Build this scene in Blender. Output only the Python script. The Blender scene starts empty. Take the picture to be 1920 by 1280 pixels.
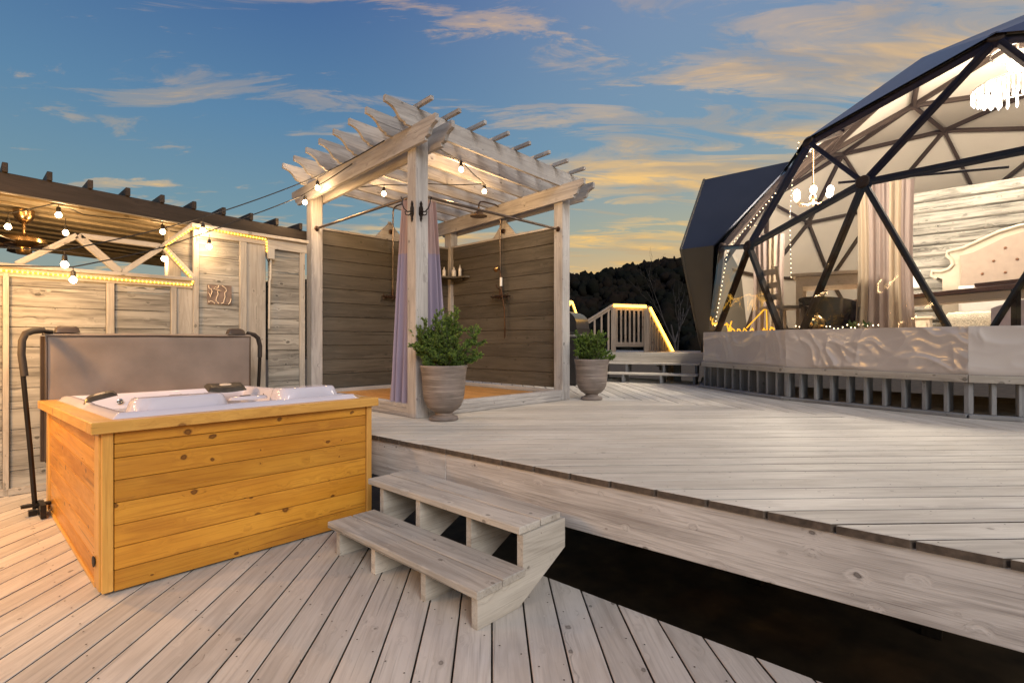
import bpy, math, random
from mathutils import Vector, Matrix, noise as mnoise
random.seed(7)
R = math.radians
sc = bpy.context.scene
col = sc.collection

# ------------------------------------------------------------------ camera
YAW = R(42.8)                      # view direction, measured from the +x axis
cam_d = bpy.data.cameras.new("camera")
cam_d.sensor_width = 36.0
cam_d.lens = 36.0 * 982.0 / 1920.0
cam_d.clip_start = 0.05
cam_d.clip_end = 2000.0
cam = bpy.data.objects.new("camera", cam_d)
cam.location = (0, 0, 1.35)
cam.rotation_euler = (R(90), 0, YAW - R(90))
col.objects.link(cam)
sc.camera = cam

# ------------------------------------------------------------------ sky
SUN_AZ = R(-116)                    # where the added soft fill comes from, measured from +x
SUN_EL = R(30)
world = bpy.data.worlds.new("World")
sc.world = world
world.use_nodes = True
nt = world.node_tree
nt.nodes.clear()

def N(tree, kind, **kw):
    n = tree.nodes.new(kind)
    for k, v in kw.items():
        setattr(n, k, v)
    return n

def L(tree, a, b):
    tree.links.new(a, b)

def math_node(tree, op, a, b=None, c=None, clamp=False):
    n = N(tree, "ShaderNodeMath", operation=op)
    n.use_clamp = clamp
    for i, s in enumerate((a, b, c)):
        if s is None:
            continue
        if isinstance(s, (int, float)):
            n.inputs[i].default_value = s
        else:
            L(tree, s, n.inputs[i])
    return n.outputs[0]

def ramp(tree, fac, stops, interp="LINEAR"):
    n = N(tree, "ShaderNodeValToRGB")
    cr = n.color_ramp
    cr.interpolation = interp
    while len(cr.elements) < len(stops):
        cr.elements.new(0.5)
    for e, (p, c) in zip(cr.elements, stops):
        e.position = p
        e.color = (c[0], c[1], c[2], 1) if not isinstance(c, (int, float)) else (c, c, c, 1)
    L(tree, fac, n.inputs[0])
    return n.outputs[0]

def mix(tree, fac, a, b, blend="MIX"):
    n = N(tree, "ShaderNodeMix", data_type="RGBA", blend_type=blend)
    for i, s in ((0, fac), (6, a), (7, b)):
        if isinstance(s, (int, float)):
            n.inputs[i].default_value = s
        elif isinstance(s, (tuple, list)):
            n.inputs[i].default_value = (s[0], s[1], s[2], 1)
        else:
            L(tree, s, n.inputs[i])
    return n.outputs[2]

def lin(r, g, b):
    f = lambda c: (c / 255 / 12.92) if c <= 10 else ((c / 255 + 0.055) / 1.055) ** 2.4
    return (f(r), f(g), f(b))

tc = N(nt, "ShaderNodeTexCoord")
rot = N(nt, "ShaderNodeVectorRotate", rotation_type="Z_AXIS")      # x right, y ahead, z up
rot.inputs["Angle"].default_value = -(YAW - R(90))
L(nt, tc.outputs["Generated"], rot.inputs["Vector"])
sep = N(nt, "ShaderNodeSeparateXYZ")
L(nt, rot.outputs[0], sep.inputs[0])
dx, dy, dz = sep.outputs
elev = math_node(nt, "MAXIMUM", dz, 0.0)
west = math_node(nt, "MULTIPLY_ADD", dx, 0.68, 0.5, clamp=True)   # 0 left .. 1 right: the afterglow side
cool = ramp(nt, elev, [(0.0, lin(168, 156, 118)), (0.10, lin(138, 148, 138)), (0.2, lin(110, 142, 152)),
                       (0.36, lin(86, 126, 158)), (0.58, lin(54, 88, 142)), (1.0, lin(36, 62, 114))])
warm = ramp(nt, elev, [(0.0, lin(246, 184, 76)), (0.11, lin(222, 176, 102)), (0.20, lin(164, 164, 140)),
                       (0.34, lin(116, 148, 168)), (0.55, lin(116, 138, 170)), (1.0, lin(52, 80, 130))])
sky_c = mix(nt, ramp(nt, west, [(0.25, 0.0), (0.72, 1.0)], "EASE"), cool, warm)
nish = N(nt, "ShaderNodeTexSky", sky_type="NISHITA")
nish.sun_disc = False
nish.sun_elevation = SUN_EL
nish.sun_rotation = R(90) - SUN_AZ
nish_s = N(nt, "ShaderNodeVectorMath", operation="SCALE")
L(nt, nish.outputs[0], nish_s.inputs[0])
nish_s.inputs["Scale"].default_value = 0.06
sky_c = mix(nt, 0.12, sky_c, nish_s.outputs[0])
# clouds on a plane overhead, streaked left to right
zz = math_node(nt, "ADD", elev, 0.10)
cxp = math_node(nt, "DIVIDE", dx, zz)
cyp = math_node(nt, "DIVIDE", dy, zz)
comb = N(nt, "ShaderNodeCombineXYZ")
L(nt, cxp, comb.inputs[0])
L(nt, cyp, comb.inputs[1])
def cloud_noise(scale, sx, sy, detail, rough, dist, off):
    m = N(nt, "ShaderNodeMapping")
    m.inputs["Scale"].default_value = (sx, sy, 1)
    m.inputs["Location"].default_value = off
    m.inputs["Rotation"].default_value = (0, 0, R(-7))
    L(nt, comb.outputs[0], m.inputs[0])
    n = N(nt, "ShaderNodeTexNoise")
    n.inputs["Scale"].default_value = scale
    n.inputs["Detail"].default_value = detail
    n.inputs["Roughness"].default_value = rough
    n.inputs["Distortion"].default_value = dist
    L(nt, m.outputs[0], n.inputs["Vector"])
    return n.outputs[0]
big = cloud_noise(1.0, 0.75, 1.5, 3, 0.5, 0.3, (3.1, 7.4, 0))
fine = cloud_noise(1.0, 1.9, 5.6, 11, 0.66, 0.7, (1.7, 2.2, 0))
shade_n = cloud_noise(1.0, 1.2, 3.0, 5, 0.55, 0.5, (9.3, 1.2, 0))
dens = math_node(nt, "ADD", math_node(nt, "MULTIPLY", big, 0.52), math_node(nt, "MULTIPLY", fine, 0.62))
dens = math_node(nt, "ADD", dens, math_node(nt, "MULTIPLY", west, 0.12))
cl = ramp(nt, dens, [(0.605, 0.0), (0.67, 0.45), (0.76, 1.0)], "EASE")
low = ramp(nt, elev, [(0.0, 0.35), (0.12, 0.9), (0.5, 0.8), (0.75, 0.35)])
cl = math_node(nt, "MULTIPLY", cl, low)
lit = ramp(nt, elev, [(0.0, lin(246, 188, 82)), (0.25, lin(240, 192, 112)), (0.6, lin(228, 182, 122))])
dark = ramp(nt, elev, [(0.0, lin(196, 160, 110)), (0.3, lin(176, 156, 128)), (0.6, lin(150, 142, 146))])
cloud_c = mix(nt, ramp(nt, shade_n, [(0.42, 0.0), (0.6, 1.0)]), dark, lit)
sky_c = mix(nt, cl, sky_c, cloud_c)
bg = N(nt, "ShaderNodeBackground")
L(nt, sky_c, bg.inputs[0])
bg.inputs[1].default_value = 0.88
wo = N(nt, "ShaderNodeOutputWorld")
L(nt, bg.outputs[0], wo.inputs[0])

# ------------------------------------------------------------------ sun (soft fill added from behind the camera, to its right)
sun_d = bpy.data.lights.new("sun_fill", "SUN")
sun_d.energy = 1.5
sun_d.angle = R(28)
sun_d.color = (1.0, 0.96, 0.92)
sun_fill = bpy.data.objects.new("sun_fill", sun_d)
sun_fill.rotation_euler = Vector((math.cos(SUN_EL) * math.cos(SUN_AZ), math.cos(SUN_EL) * math.sin(SUN_AZ), math.sin(SUN_EL))).to_track_quat("Z", "Y").to_euler()
col.objects.link(sun_fill)

# ------------------------------------------------------------------ exposure
vs = sc.view_settings
vs.view_transform = "Standard"
vs.look = "None"
vs.exposure = 0.4
vs.gamma = 1.0
vs.use_curve_mapping = False
sc.cycles.use_denoising = True
sc.cycles.max_bounces = 6
sc.cycles.diffuse_bounces = 3
sc.cycles.glossy_bounces = 3
sc.cycles.transmission_bounces = 4
sc.cycles.use_adaptive_sampling = True
sc.cycles.adaptive_threshold = 0.02
sc.cycles.transparent_max_bounces = 24
sc.cycles.sample_clamp_indirect = 4.0
sc.cycles.caustics_reflective = False
sc.cycles.caustics_refractive = False
DOME_W = 800                       # lamps inside the dome
CHAND_W = 430

# ================================================================== materials
MATS = {}
def new_mat(name):
    m = bpy.data.materials.new(name)
    m.use_nodes = True
    t = m.node_tree
    b = t.nodes["Principled BSDF"]
    MATS[name] = m
    return m, t, b

def plain(name, c, rough=0.5, metal=0.0, var=0.0, scale=8.0, bump=0.0, **kw):
    m, t, b = new_mat(name)
    b.inputs["Roughness"].default_value = rough
    b.inputs["Metallic"].default_value = metal
    for k, v in kw.items():
        b.inputs[k].default_value = v
    tcn = N(t, "ShaderNodeTexCoord")
    n = N(t, "ShaderNodeTexNoise")
    n.inputs["Scale"].default_value = scale
    n.inputs["Detail"].default_value = 6
    L(t, tcn.outputs["Object"], n.inputs["Vector"])
    lo = tuple(x * (1 - var) for x in c)
    hi = tuple(min(1, x * (1 + var)) for x in c)
    L(t, ramp(t, n.outputs[0], [(0.3, lo), (0.7, hi)]), b.inputs["Base Color"])
    if bump:
        bn = N(t, "ShaderNodeBump")
        bn.inputs["Strength"].default_value = bump
        bn.inputs["Distance"].default_value = 0.01
        L(t, n.outputs[0], bn.inputs["Height"])
        L(t, bn.outputs[0], b.inputs["Normal"])
    return m

def emit(name, c, s):
    m = bpy.data.materials.new(name)
    m.use_nodes = True
    t = m.node_tree
    t.nodes.clear()
    e = N(t, "ShaderNodeEmission")
    e.inputs[0].default_value = (*c, 1)
    e.inputs[1].default_value = s
    o = N(t, "ShaderNodeOutputMaterial")
    L(t, e.outputs[0], o.inputs[0])
    MATS[name] = m
    return m

def wood(name, light, mid, dark, streak=0.5, knots=0.0, rough=0.7, bump=0.25, vary=0.16, grain=13.0, spec=0.3, knot_c=None, wash=None, kn=(0.46, 0.16)):
    """sawn timber: grain along the piece's own x axis, every piece with its own offset and tone"""
    m, t, b = new_mat(name)
    tcn = N(t, "ShaderNodeTexCoord")
    oi = N(t, "ShaderNodeObjectInfo")
    off = N(t, "ShaderNodeVectorMath", operation="SCALE")
    cmb = N(t, "ShaderNodeCombineXYZ")
    L(t, oi.outputs["Random"], cmb.inputs[0]); L(t, oi.outputs["Random"], cmb.inputs[1])
    cmb.inputs[2].default_value = 0.37
    L(t, cmb.outputs[0], off.inputs[0])
    off.inputs["Scale"].default_value = 91.7
    add = N(t, "ShaderNodeVectorMath", operation="ADD")
    L(t, tcn.outputs["Object"], add.inputs[0]); L(t, off.outputs[0], add.inputs[1])
    # knots: only some cells carry one, each of its own size; they push the grain aside
    kmask = None
    base = add.outputs[0]
    if knots:
        mp = N(t, "ShaderNodeMapping")
        mp.inputs["Scale"].default_value = (4.2, 5.8, 1.0)
        sx_ = N(t, "ShaderNodeSeparateXYZ"); L(t, base, sx_.inputs[0])
        cx_ = N(t, "ShaderNodeCombineXYZ"); L(t, sx_.outputs[0], cx_.inputs[0])
        L(t, math_node(t, "MULTIPLY_ADD", sx_.outputs[2], 0.83, sx_.outputs[1]), cx_.inputs[1])
        wob = N(t, "ShaderNodeTexNoise"); wob.inputs["Scale"].default_value = 22.0
        L(t, base, wob.inputs["Vector"])
        wv = N(t, "ShaderNodeVectorMath", operation="MULTIPLY_ADD")
        L(t, wob.outputs["Color"], wv.inputs[0]); wv.inputs[1].default_value = (.025, .02, 0); L(t, cx_.outputs[0], wv.inputs[2])
        L(t, wv.outputs[0], mp.inputs[0])
        vo = N(t, "ShaderNodeTexVoronoi", voronoi_dimensions="2D")
        vo.inputs["Scale"].default_value = 1.3
        L(t, mp.outputs[0], vo.inputs["Vector"])
        sc_ = N(t, "ShaderNodeSeparateColor")
        L(t, vo.outputs["Color"], sc_.inputs[0])
        size = math_node(t, "MULTIPLY_ADD", math_node(t, "POWER", sc_.outputs[0], 1.6), kn[1], 0.024)
        rel = math_node(t, "DIVIDE", vo.outputs["Distance"], size)
        has = math_node(t, "GREATER_THAN", sc_.outputs[1], kn[0])
        core = ramp(t, rel, [(0.35, 0.75), (0.55, 1.0), (0.72, 0.55), (0.9, 0.12), (1.0, 0.0)])
        kmask = math_node(t, "MULTIPLY", math_node(t, "MULTIPLY", core, has), knots)
        bend = math_node(t, "MULTIPLY", ramp(t, math_node(t, "MULTIPLY", rel, 0.25), [(0.0, 1.0), (0.8, 0.0)], "EASE"), 0.02)
        bc = N(t, "ShaderNodeCombineXYZ"); L(t, bend, bc.inputs[1]); L(t, bend, bc.inputs[2])
        ad2 = N(t, "ShaderNodeVectorMath", operation="ADD")
        L(t, base, ad2.inputs[0]); L(t, bc.outputs[0], ad2.inputs[1])
        base = ad2.outputs[0]
    def nz(sx, sy, scale, detail, rg, dist=0.0):
        mp = N(t, "ShaderNodeMapping")
        mp.inputs["Scale"].default_value = (sx, sy, sy)
        L(t, base, mp.inputs[0])
        n = N(t, "ShaderNodeTexNoise")
        n.inputs["Scale"].default_value = scale
        n.inputs["Detail"].default_value = detail
        n.inputs["Roughness"].default_value = rg
        n.inputs["Distortion"].default_value = dist
        L(t, mp.outputs[0], n.inputs["Vector"])
        return n.outputs[0]
    g1 = nz(0.9, grain, 1.0, 6, 0.66, 0.5)
    g2 = nz(3.0, 120.0, 1.0, 3, 0.6)
    rings = math_node(t, "SINE", math_node(t, "MULTIPLY", nz(0.28, 3.4, 1.0, 2, 0.45, 0.25), 95.0))
    bl = nz(1.6, 3.2, 1.0, 5, 0.6)
    c = mix(t, ramp(t, bl, [(0.32, 0.0), (0.66, 1.0)]), mid, light)
    c = mix(t, math_node(t, "MULTIPLY", ramp(t, rings, [(0.3, 0.0), (1.0, 1.0)]), streak * 0.55), c, dark)
    c = mix(t, math_node(t, "MULTIPLY", ramp(t, g1, [(0.48, 0.0), (0.64, 1.0)]), streak), c, dark)
    c = mix(t, math_node(t, "MULTIPLY", ramp(t, g2, [(0.52, 0.0), (0.66, 1.0)]), streak * 0.8), c, dark)
    if wash:
        w = nz(0.9, 11.0, 1.0, 10, 0.7, 0.4)
        c = mix(t, ramp(t, w, [(0.45, 0.0), (0.64, 0.75)]), c, wash)
    crack = ramp(t, nz(0.8, 42.0, 1.0, 3, 0.55, 0.2), [(0.655, 0.0), (0.70, 1.0)])
    c = mix(t, math_node(t, "MULTIPLY", crack, min(0.8, streak * 1.5)), c, tuple(x * 0.55 for x in dark))
    if kmask is not None:
        c = mix(t, kmask, c, knot_c or tuple(x * 0.4 for x in dark))
    tone = math_node(t, "MULTIPLY_ADD", oi.outputs["Random"], 2 * vary, 1 - vary)
    hsv = N(t, "ShaderNodeHueSaturation")
    L(t, c, hsv.inputs["Color"]); L(t, tone, hsv.inputs["Value"])
    L(t, hsv.outputs[0], b.inputs["Base Color"])
    L(t, ramp(t, g1, [(0.3, rough - .1), (0.7, min(1, rough + .12))]), b.inputs["Roughness"])
    b.inputs["Specular IOR Level"].default_value = spec
    bn = N(t, "ShaderNodeBump")
    bn.inputs["Strength"].default_value = bump
    bn.inputs["Distance"].default_value = 0.004
    L(t, math_node(t, "ADD", g2, math_node(t, "MULTIPLY_ADD", g1, 1.0, math_node(t, "MULTIPLY", rings, 0.15))), bn.inputs["Height"])
    L(t, bn.outputs[0], b.inputs["Normal"])
    return m

wood("deck", (.63, .585, .525), (.51, .465, .41), (.22, .18, .145), 0.25, 0.75, 0.62, 0.4, 0.11, kn=(0.82, 0.10))
wood("upper", (.64, .60, .53), (.53, .49, .425), (.24, .195, .15), 0.24, 0.6, 0.62, 0.4, 0.11, kn=(0.85, 0.08))
wood("rim", (.64, .60, .565), (.53, .49, .455), (.17, .14, .125), 0.42, 0.85, 0.7, 0.5, 0.06, kn=(0.82, 0.09))
wood("tread", (.58, .54, .475), (.48, .44, .38), (.18, .145, .115), 0.34, 0.7, 0.65, 0.4, kn=(0.82, 0.09))
wood("pine", (.64, .305, .040), (.52, .22, .024), (.30, .10, .012), 0.42, 0.97, 0.36, 0.15, 0.17, 9.0, 0.45, (.085, .024, .006), kn=(0.60, 0.15))
wood("pine_trim", (.68, .38, .095), (.60, .30, .06), (.36, .145, .022), 0.34, 0.8, 0.38, 0.12, 0.08, 11.0, 0.45, (.14, .045, .01))
wood("white_wood", (.46, .44, .425), (.35, .33, .32), (.15, .135, .13), 0.42, 0.8, 0.72, 0.4, 0.1, kn=(0.8, 0.11))
wood("taupe", (.112, .099, .080), (.084, .073, .058), (.042, .036, .028), 0.5, 0.7, 0.55, 0.3, 0.14, kn=(0.82, 0.12))
wood("fence", (.30, .285, .255), (.215, .205, .18), (.07, .063, .055), 0.6, 0.85, 0.78, 0.5, 0.18, 16.0, 0.2, None, (.41, .39, .345), kn=(0.78, 0.13))
wood("fence_trim", (.47, .435, .38), (.38, .345, .30), (.20, .175, .145), 0.38, 0.7, 0.7, 0.3, 0.08)
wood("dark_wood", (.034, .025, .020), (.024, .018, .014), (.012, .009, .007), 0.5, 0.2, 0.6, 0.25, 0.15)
wood("ceiling_wood", (.27, .225, .155), (.22, .18, .12), (.12, .092, .055), 0.3, 0.5, 0.5, 0.2, 0.1)
wood("shower_floor", (.60, .33, .12), (.50, .25, .075), (.26, .11, .03), 0.4, 0.6, 0.45, 0.2, 0.14)
wood("frame_wood", (.055, .038, .029), (.038, .026, .020), (.018, .012, .009), 0.5, 0.0, 0.7, 0.2, 0.15, spec=0.15)
wood("log_wall", (.30, .285, .25), (.21, .20, .175), (.05, .045, .04), 0.8, 0.3, 0.75, 0.5, 0.14, 9.0, 0.2, None, (.34, .325, .29))
wood("walnut", (.22, .105, .055), (.165, .075, .038), (.08, .034, .016), 0.4, 0.2, 0.35, 0.1, 0.1)
wood("stud", (.28, .285, .29), (.21, .215, .225), (.11, .11, .115), 0.4, 0.5, 0.7, 0.25, 0.14)
wood("rail_wood", (.40, .33, .265), (.32, .26, .205), (.16, .125, .095), 0.4, 0.6, 0.7, 0.3, 0.1)
wood("cream_wood", (.62, .54, .43), (.56, .47, .36), (.40, .31, .21), 0.25, 0.2, 0.45, 0.1, 0.06)
plain("end_grain_gap_shade", (.085, .062, .045), 0.85, 0.0, 0.45, 30.0, 0.4)  # dark brown cut ends; also the shade painted into the board gaps
plain("acrylic", (.60, .57, .64), 0.12, 0.0, 0.06, 3.0)
plain("vinyl", (.20, .168, .155), 0.5, 0.0, 0.18, 3.5, 0.25)
plain("vinyl_dark", (.048, .033, .026), 0.45, 0.0, 0.2, 6.0, 0.2)
plain("black_metal", (.022, .017, .014), 0.35, 0.6, 0.2)
plain("foam", (.03, .022, .018), 0.7)
plain("pillow_black", (.05, .042, .03), 0.35, 0.0, 0.3, 20.0, 0.1)
plain("plaque_plate", (.20, .145, .115), 0.5, 0.1, 0.3, 12.0)
plain("plaque_line", (.72, .60, .46), 0.35)
plain("badge", (.55, .48, .40), 0.4)
plain("bronze", (.075, .045, .032), 0.4, 0.8, 0.3, 14.0)
plain("steel_rod", (.20, .155, .125), 0.28, 0.95, 0.15)
plain("brass", (.40, .26, .13), 0.25, 0.95, 0.2)
plain("iron", (.020, .014, .013), 0.45, 0.7, 0.2)
plain("chrome", (.6, .58, .55), 0.15, 1.0)
plain("porcelain", (.78, .75, .70), 0.25)
plain("cable", (.012, .010, .009), 0.6)
plain("grey_box", (.45, .42, .37), 0.5)
plain("soil", (.02, .014, .01), 0.95, 0.0, 0.4, 40.0, 0.6)
plain("canvas_blue_sky_tint", (.05, .068, .125), 0.33, 0.0, 0.14, 1.5, 0.1)  # blue canvas with the sky's reflection mixed into its colour
plain("canvas_charcoal", (.040, .046, .064), 0.42, 0.0, 0.12, 1.5, 0.1)
plain("canvas_deck_tint", (.085, .074, .058), 0.55, 0.0, 0.1, 1.5, 0.1)  # same canvas, browned by deck reflection painted into the colour
plain("liner", (.40, .36, .31), 0.8, 0.0, 0.05, 1.2)
plain("floor_vinyl", (.42, .33, .25), 0.4, 0.0, 0.1)
plain("linen", (.55, .53, .50), 0.9, 0.0, 0.06, 8.0, 0.2)
plain("fur", (.62, .54, .40), 1.0, 0.0, 0.25, 60.0, 0.8)
plain("velvet", (.30, .255, .26), 0.85, 0.0, 0.1, 5.0)
plain("headboard_fabric", (.30, .235, .19), 0.85, 0.0, 0.06, 10.0, 0.1)
plain("headboard_frame", (.40, .345, .27), 0.5, 0.0, 0.06)
plain("leather", (.02, .016, .013), 0.25, 0.0, 0.2)
plain("gold", (.52, .36, .15), 0.18, 1.0)
plain("leaf_small", (.07, .16, .03), 0.6, 0.0, 0.3, 30.0)
plain("grill_metal", (.10, .10, .11), 0.3, 0.8, 0.15)
plain("grill_black", (.016, .014, .014), 0.4)
plain("bark_dark", (.05, .042, .04), 0.9, 0.0, 0.3, 10.0)
plain("bark_pale", (.10, .085, .06), 0.8, 0.0, 0.3, 10.0)
emit("bulb", (1.0, 0.66, 0.34), 45.0)
emit("led", (1.0, 0.50, 0.055), 9.0)
emit("led_rope", (1.0, 0.42, 0.03), 1.6)
emit("led_far", (1.0, 0.50, 0.06), 7.0)
emit("fairy", (1.0, 0.74, 0.42), 7.0)
emit("lamp_glow", (1.0, 0.86, 0.66), 14.0)
emit("crystal_glow", (1.0, 0.88, 0.72), 5.0)
emit("shade_glow", (1.0, 0.85, 0.66), 2.2)

def thin_film(name, tint, refl, rough, bump=0.0):
    m = bpy.data.materials.new(name)
    m.use_nodes = True
    t = m.node_tree
    t.nodes.clear()
    tr = N(t, "ShaderNodeBsdfTransparent"); tr.inputs[0].default_value = (*tint, 1)
    gl = N(t, "ShaderNodeBsdfGlossy"); gl.inputs["Roughness"].default_value = rough
    fr = N(t, "ShaderNodeFresnel"); fr.inputs[0].default_value = 1.35
    mx = N(t, "ShaderNodeMixShader")
    L(t, math_node(t, "MULTIPLY_ADD", fr.outputs[0], refl, 0.015, True), mx.inputs[0])
    L(t, tr.outputs[0], mx.inputs[1]); L(t, gl.outputs[0], mx.inputs[2])
    if bump:
        tcn = N(t, "ShaderNodeTexCoord"); n = N(t, "ShaderNodeTexNoise"); n.inputs["Scale"].default_value = 1.4
        L(t, tcn.outputs["Object"], n.inputs[0])
        bn = N(t, "ShaderNodeBump"); bn.inputs["Strength"].default_value = bump; bn.inputs["Distance"].default_value = 0.05
        L(t, n.outputs[0], bn.inputs["Height"]); L(t, bn.outputs[0], gl.inputs["Normal"]); L(t, bn.outputs[0], fr.inputs["Normal"])
    o = N(t, "ShaderNodeOutputMaterial"); L(t, mx.outputs[0], o.inputs[0])
    MATS[name] = m
    return m
thin_film("clear_vinyl", (.95, .945, .94), 1.3, 0.05, 0.6)
thin_film("sheer", (.62, .55, .50), 0.0, 0.5)

def cloth(name, c, trans=0.35, c2=None):
    m = bpy.data.materials.new(name)
    m.use_nodes = True
    t = m.node_tree
    b = t.nodes["Principled BSDF"]
    b.inputs["Base Color"].default_value = (*c, 1)
    b.inputs["Roughness"].default_value = 0.75
    b.inputs["Sheen Weight"].default_value = 0.2
    tl = N(t, "ShaderNodeBsdfTranslucent"); tl.inputs[0].default_value = (*(c2 or c), 1)
    mx = N(t, "ShaderNodeMixShader"); mx.inputs[0].default_value = trans
    L(t, b.outputs[0], mx.inputs[1]); L(t, tl.outputs[0], mx.inputs[2])
    L(t, mx.outputs[0], t.nodes["Material Output"].inputs[0])
    MATS[name] = m
    return m
cloth("lavender", (.33, .285, .395), 0.25)
cloth("rose_header", (.46, .345, .345), 0.45)
cloth("drape", (.44, .36, .33), 0.4)
cloth("drape_lining", (.60, .50, .38), 0.4)
cloth("leaf", (.075, .135, .018), 0.35, (.13, .22, .02))
cloth("leaf_bright", (.19, .29, .04), 0.35, (.24, .36, .03))

# shiny skirt of the dome: creased satin vinyl
m, t, b = new_mat("skirt")
b.inputs["Base Color"].default_value = (.52, .47, .44, 1)
b.inputs["Roughness"].default_value = 0.16
b.inputs["Specular IOR Level"].default_value = 0.6
# glazed urn: thrown rings and pale wash
m, t, b = new_mat("urn")
tcn = N(t, "ShaderNodeTexCoord")
mp = N(t, "ShaderNodeMapping"); mp.inputs["Scale"].default_value = (1.6, 1.6, 34)
L(t, tcn.outputs["Object"], mp.inputs[0])
n = N(t, "ShaderNodeTexNoise"); n.inputs["Scale"].default_value = 1.6; n.inputs["Detail"].default_value = 7; n.inputs["Roughness"].default_value = 0.65
L(t, mp.outputs[0], n.inputs[0])
n2 = N(t, "ShaderNodeTexNoise"); n2.inputs["Scale"].default_value = 6; L(t, tcn.outputs["Object"], n2.inputs[0])
c = ramp(t, n.outputs[0], [(0.32, (.10, .083, .074)), (0.5, (.165, .136, .12)), (0.68, (.33, .285, .255))])
c = mix(t, ramp(t, n2.outputs[0], [(0.4, 0.0), (0.7, 0.5)]), c, (.26, .21, .19))
L(t, c, b.inputs["Base Color"]); b.inputs["Roughness"].default_value = 0.62
bn = N(t, "ShaderNodeBump"); bn.inputs["Strength"].default_value = 0.35; bn.inputs["Distance"].default_value = 0.006
L(t, n.outputs[0], bn.inputs["Height"]); L(t, bn.outputs[0], b.inputs["Normal"])
# ground and forest
m, t, b = new_mat("ground")
tcn = N(t, "ShaderNodeTexCoord"); n = N(t, "ShaderNodeTexNoise"); n.inputs["Scale"].default_value = 3.0; n.inputs["Detail"].default_value = 10
L(t, tcn.outputs["Object"], n.inputs[0])
L(t, ramp(t, n.outputs[0], [(0.3, (.04, .027, .016)), (0.6, (.10, .066, .036)), (0.8, (.19, .12, .055))]), b.inputs["Base Color"])
b.inputs["Roughness"].default_value = 0.95
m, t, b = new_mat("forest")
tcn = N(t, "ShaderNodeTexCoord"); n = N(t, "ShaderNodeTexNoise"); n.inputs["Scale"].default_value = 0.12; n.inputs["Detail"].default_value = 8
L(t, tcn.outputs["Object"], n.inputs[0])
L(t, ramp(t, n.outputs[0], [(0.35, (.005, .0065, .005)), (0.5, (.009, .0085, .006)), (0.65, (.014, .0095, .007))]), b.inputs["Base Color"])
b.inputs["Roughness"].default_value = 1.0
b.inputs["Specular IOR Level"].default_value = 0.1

# ================================================================== helpers
W = {}                                            # world matrix of every object made here
def link(o, M, parent=None):
    col.objects.link(o)
    W[o.name] = M
    if parent is None:
        o.matrix_world = M
    else:
        o.parent = parent
        o.matrix_local = W[parent.name].inverted() @ M
    return o

def tag(o, label=None, cat=None, group=None, kind=None):
    for k, v in (("label", label), ("category", cat), ("group", group), ("kind", kind)):
        if v:
            o[k] = v
    return o

def thing(name, label, cat, loc, group=None):
    o = bpy.data.objects.new(name, None)
    o.empty_display_size = 0.1
    link(o, Matrix.Translation(loc))
    return tag(o, label, cat, group)

def structure(name, loc=(0, 0, 0)):
    o = bpy.data.objects.new(name, None)
    link(o, Matrix.Translation(loc))
    o["kind"] = "structure"
    return o

def frame(o, x, z):
    x = Vector(x).normalized()
    z = Vector(z)
    y = z.cross(x).normalized()
    z = x.cross(y)
    M = Matrix((x, y, z)).transposed().to_4x4()
    M.translation = Vector(o)
    return M

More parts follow.
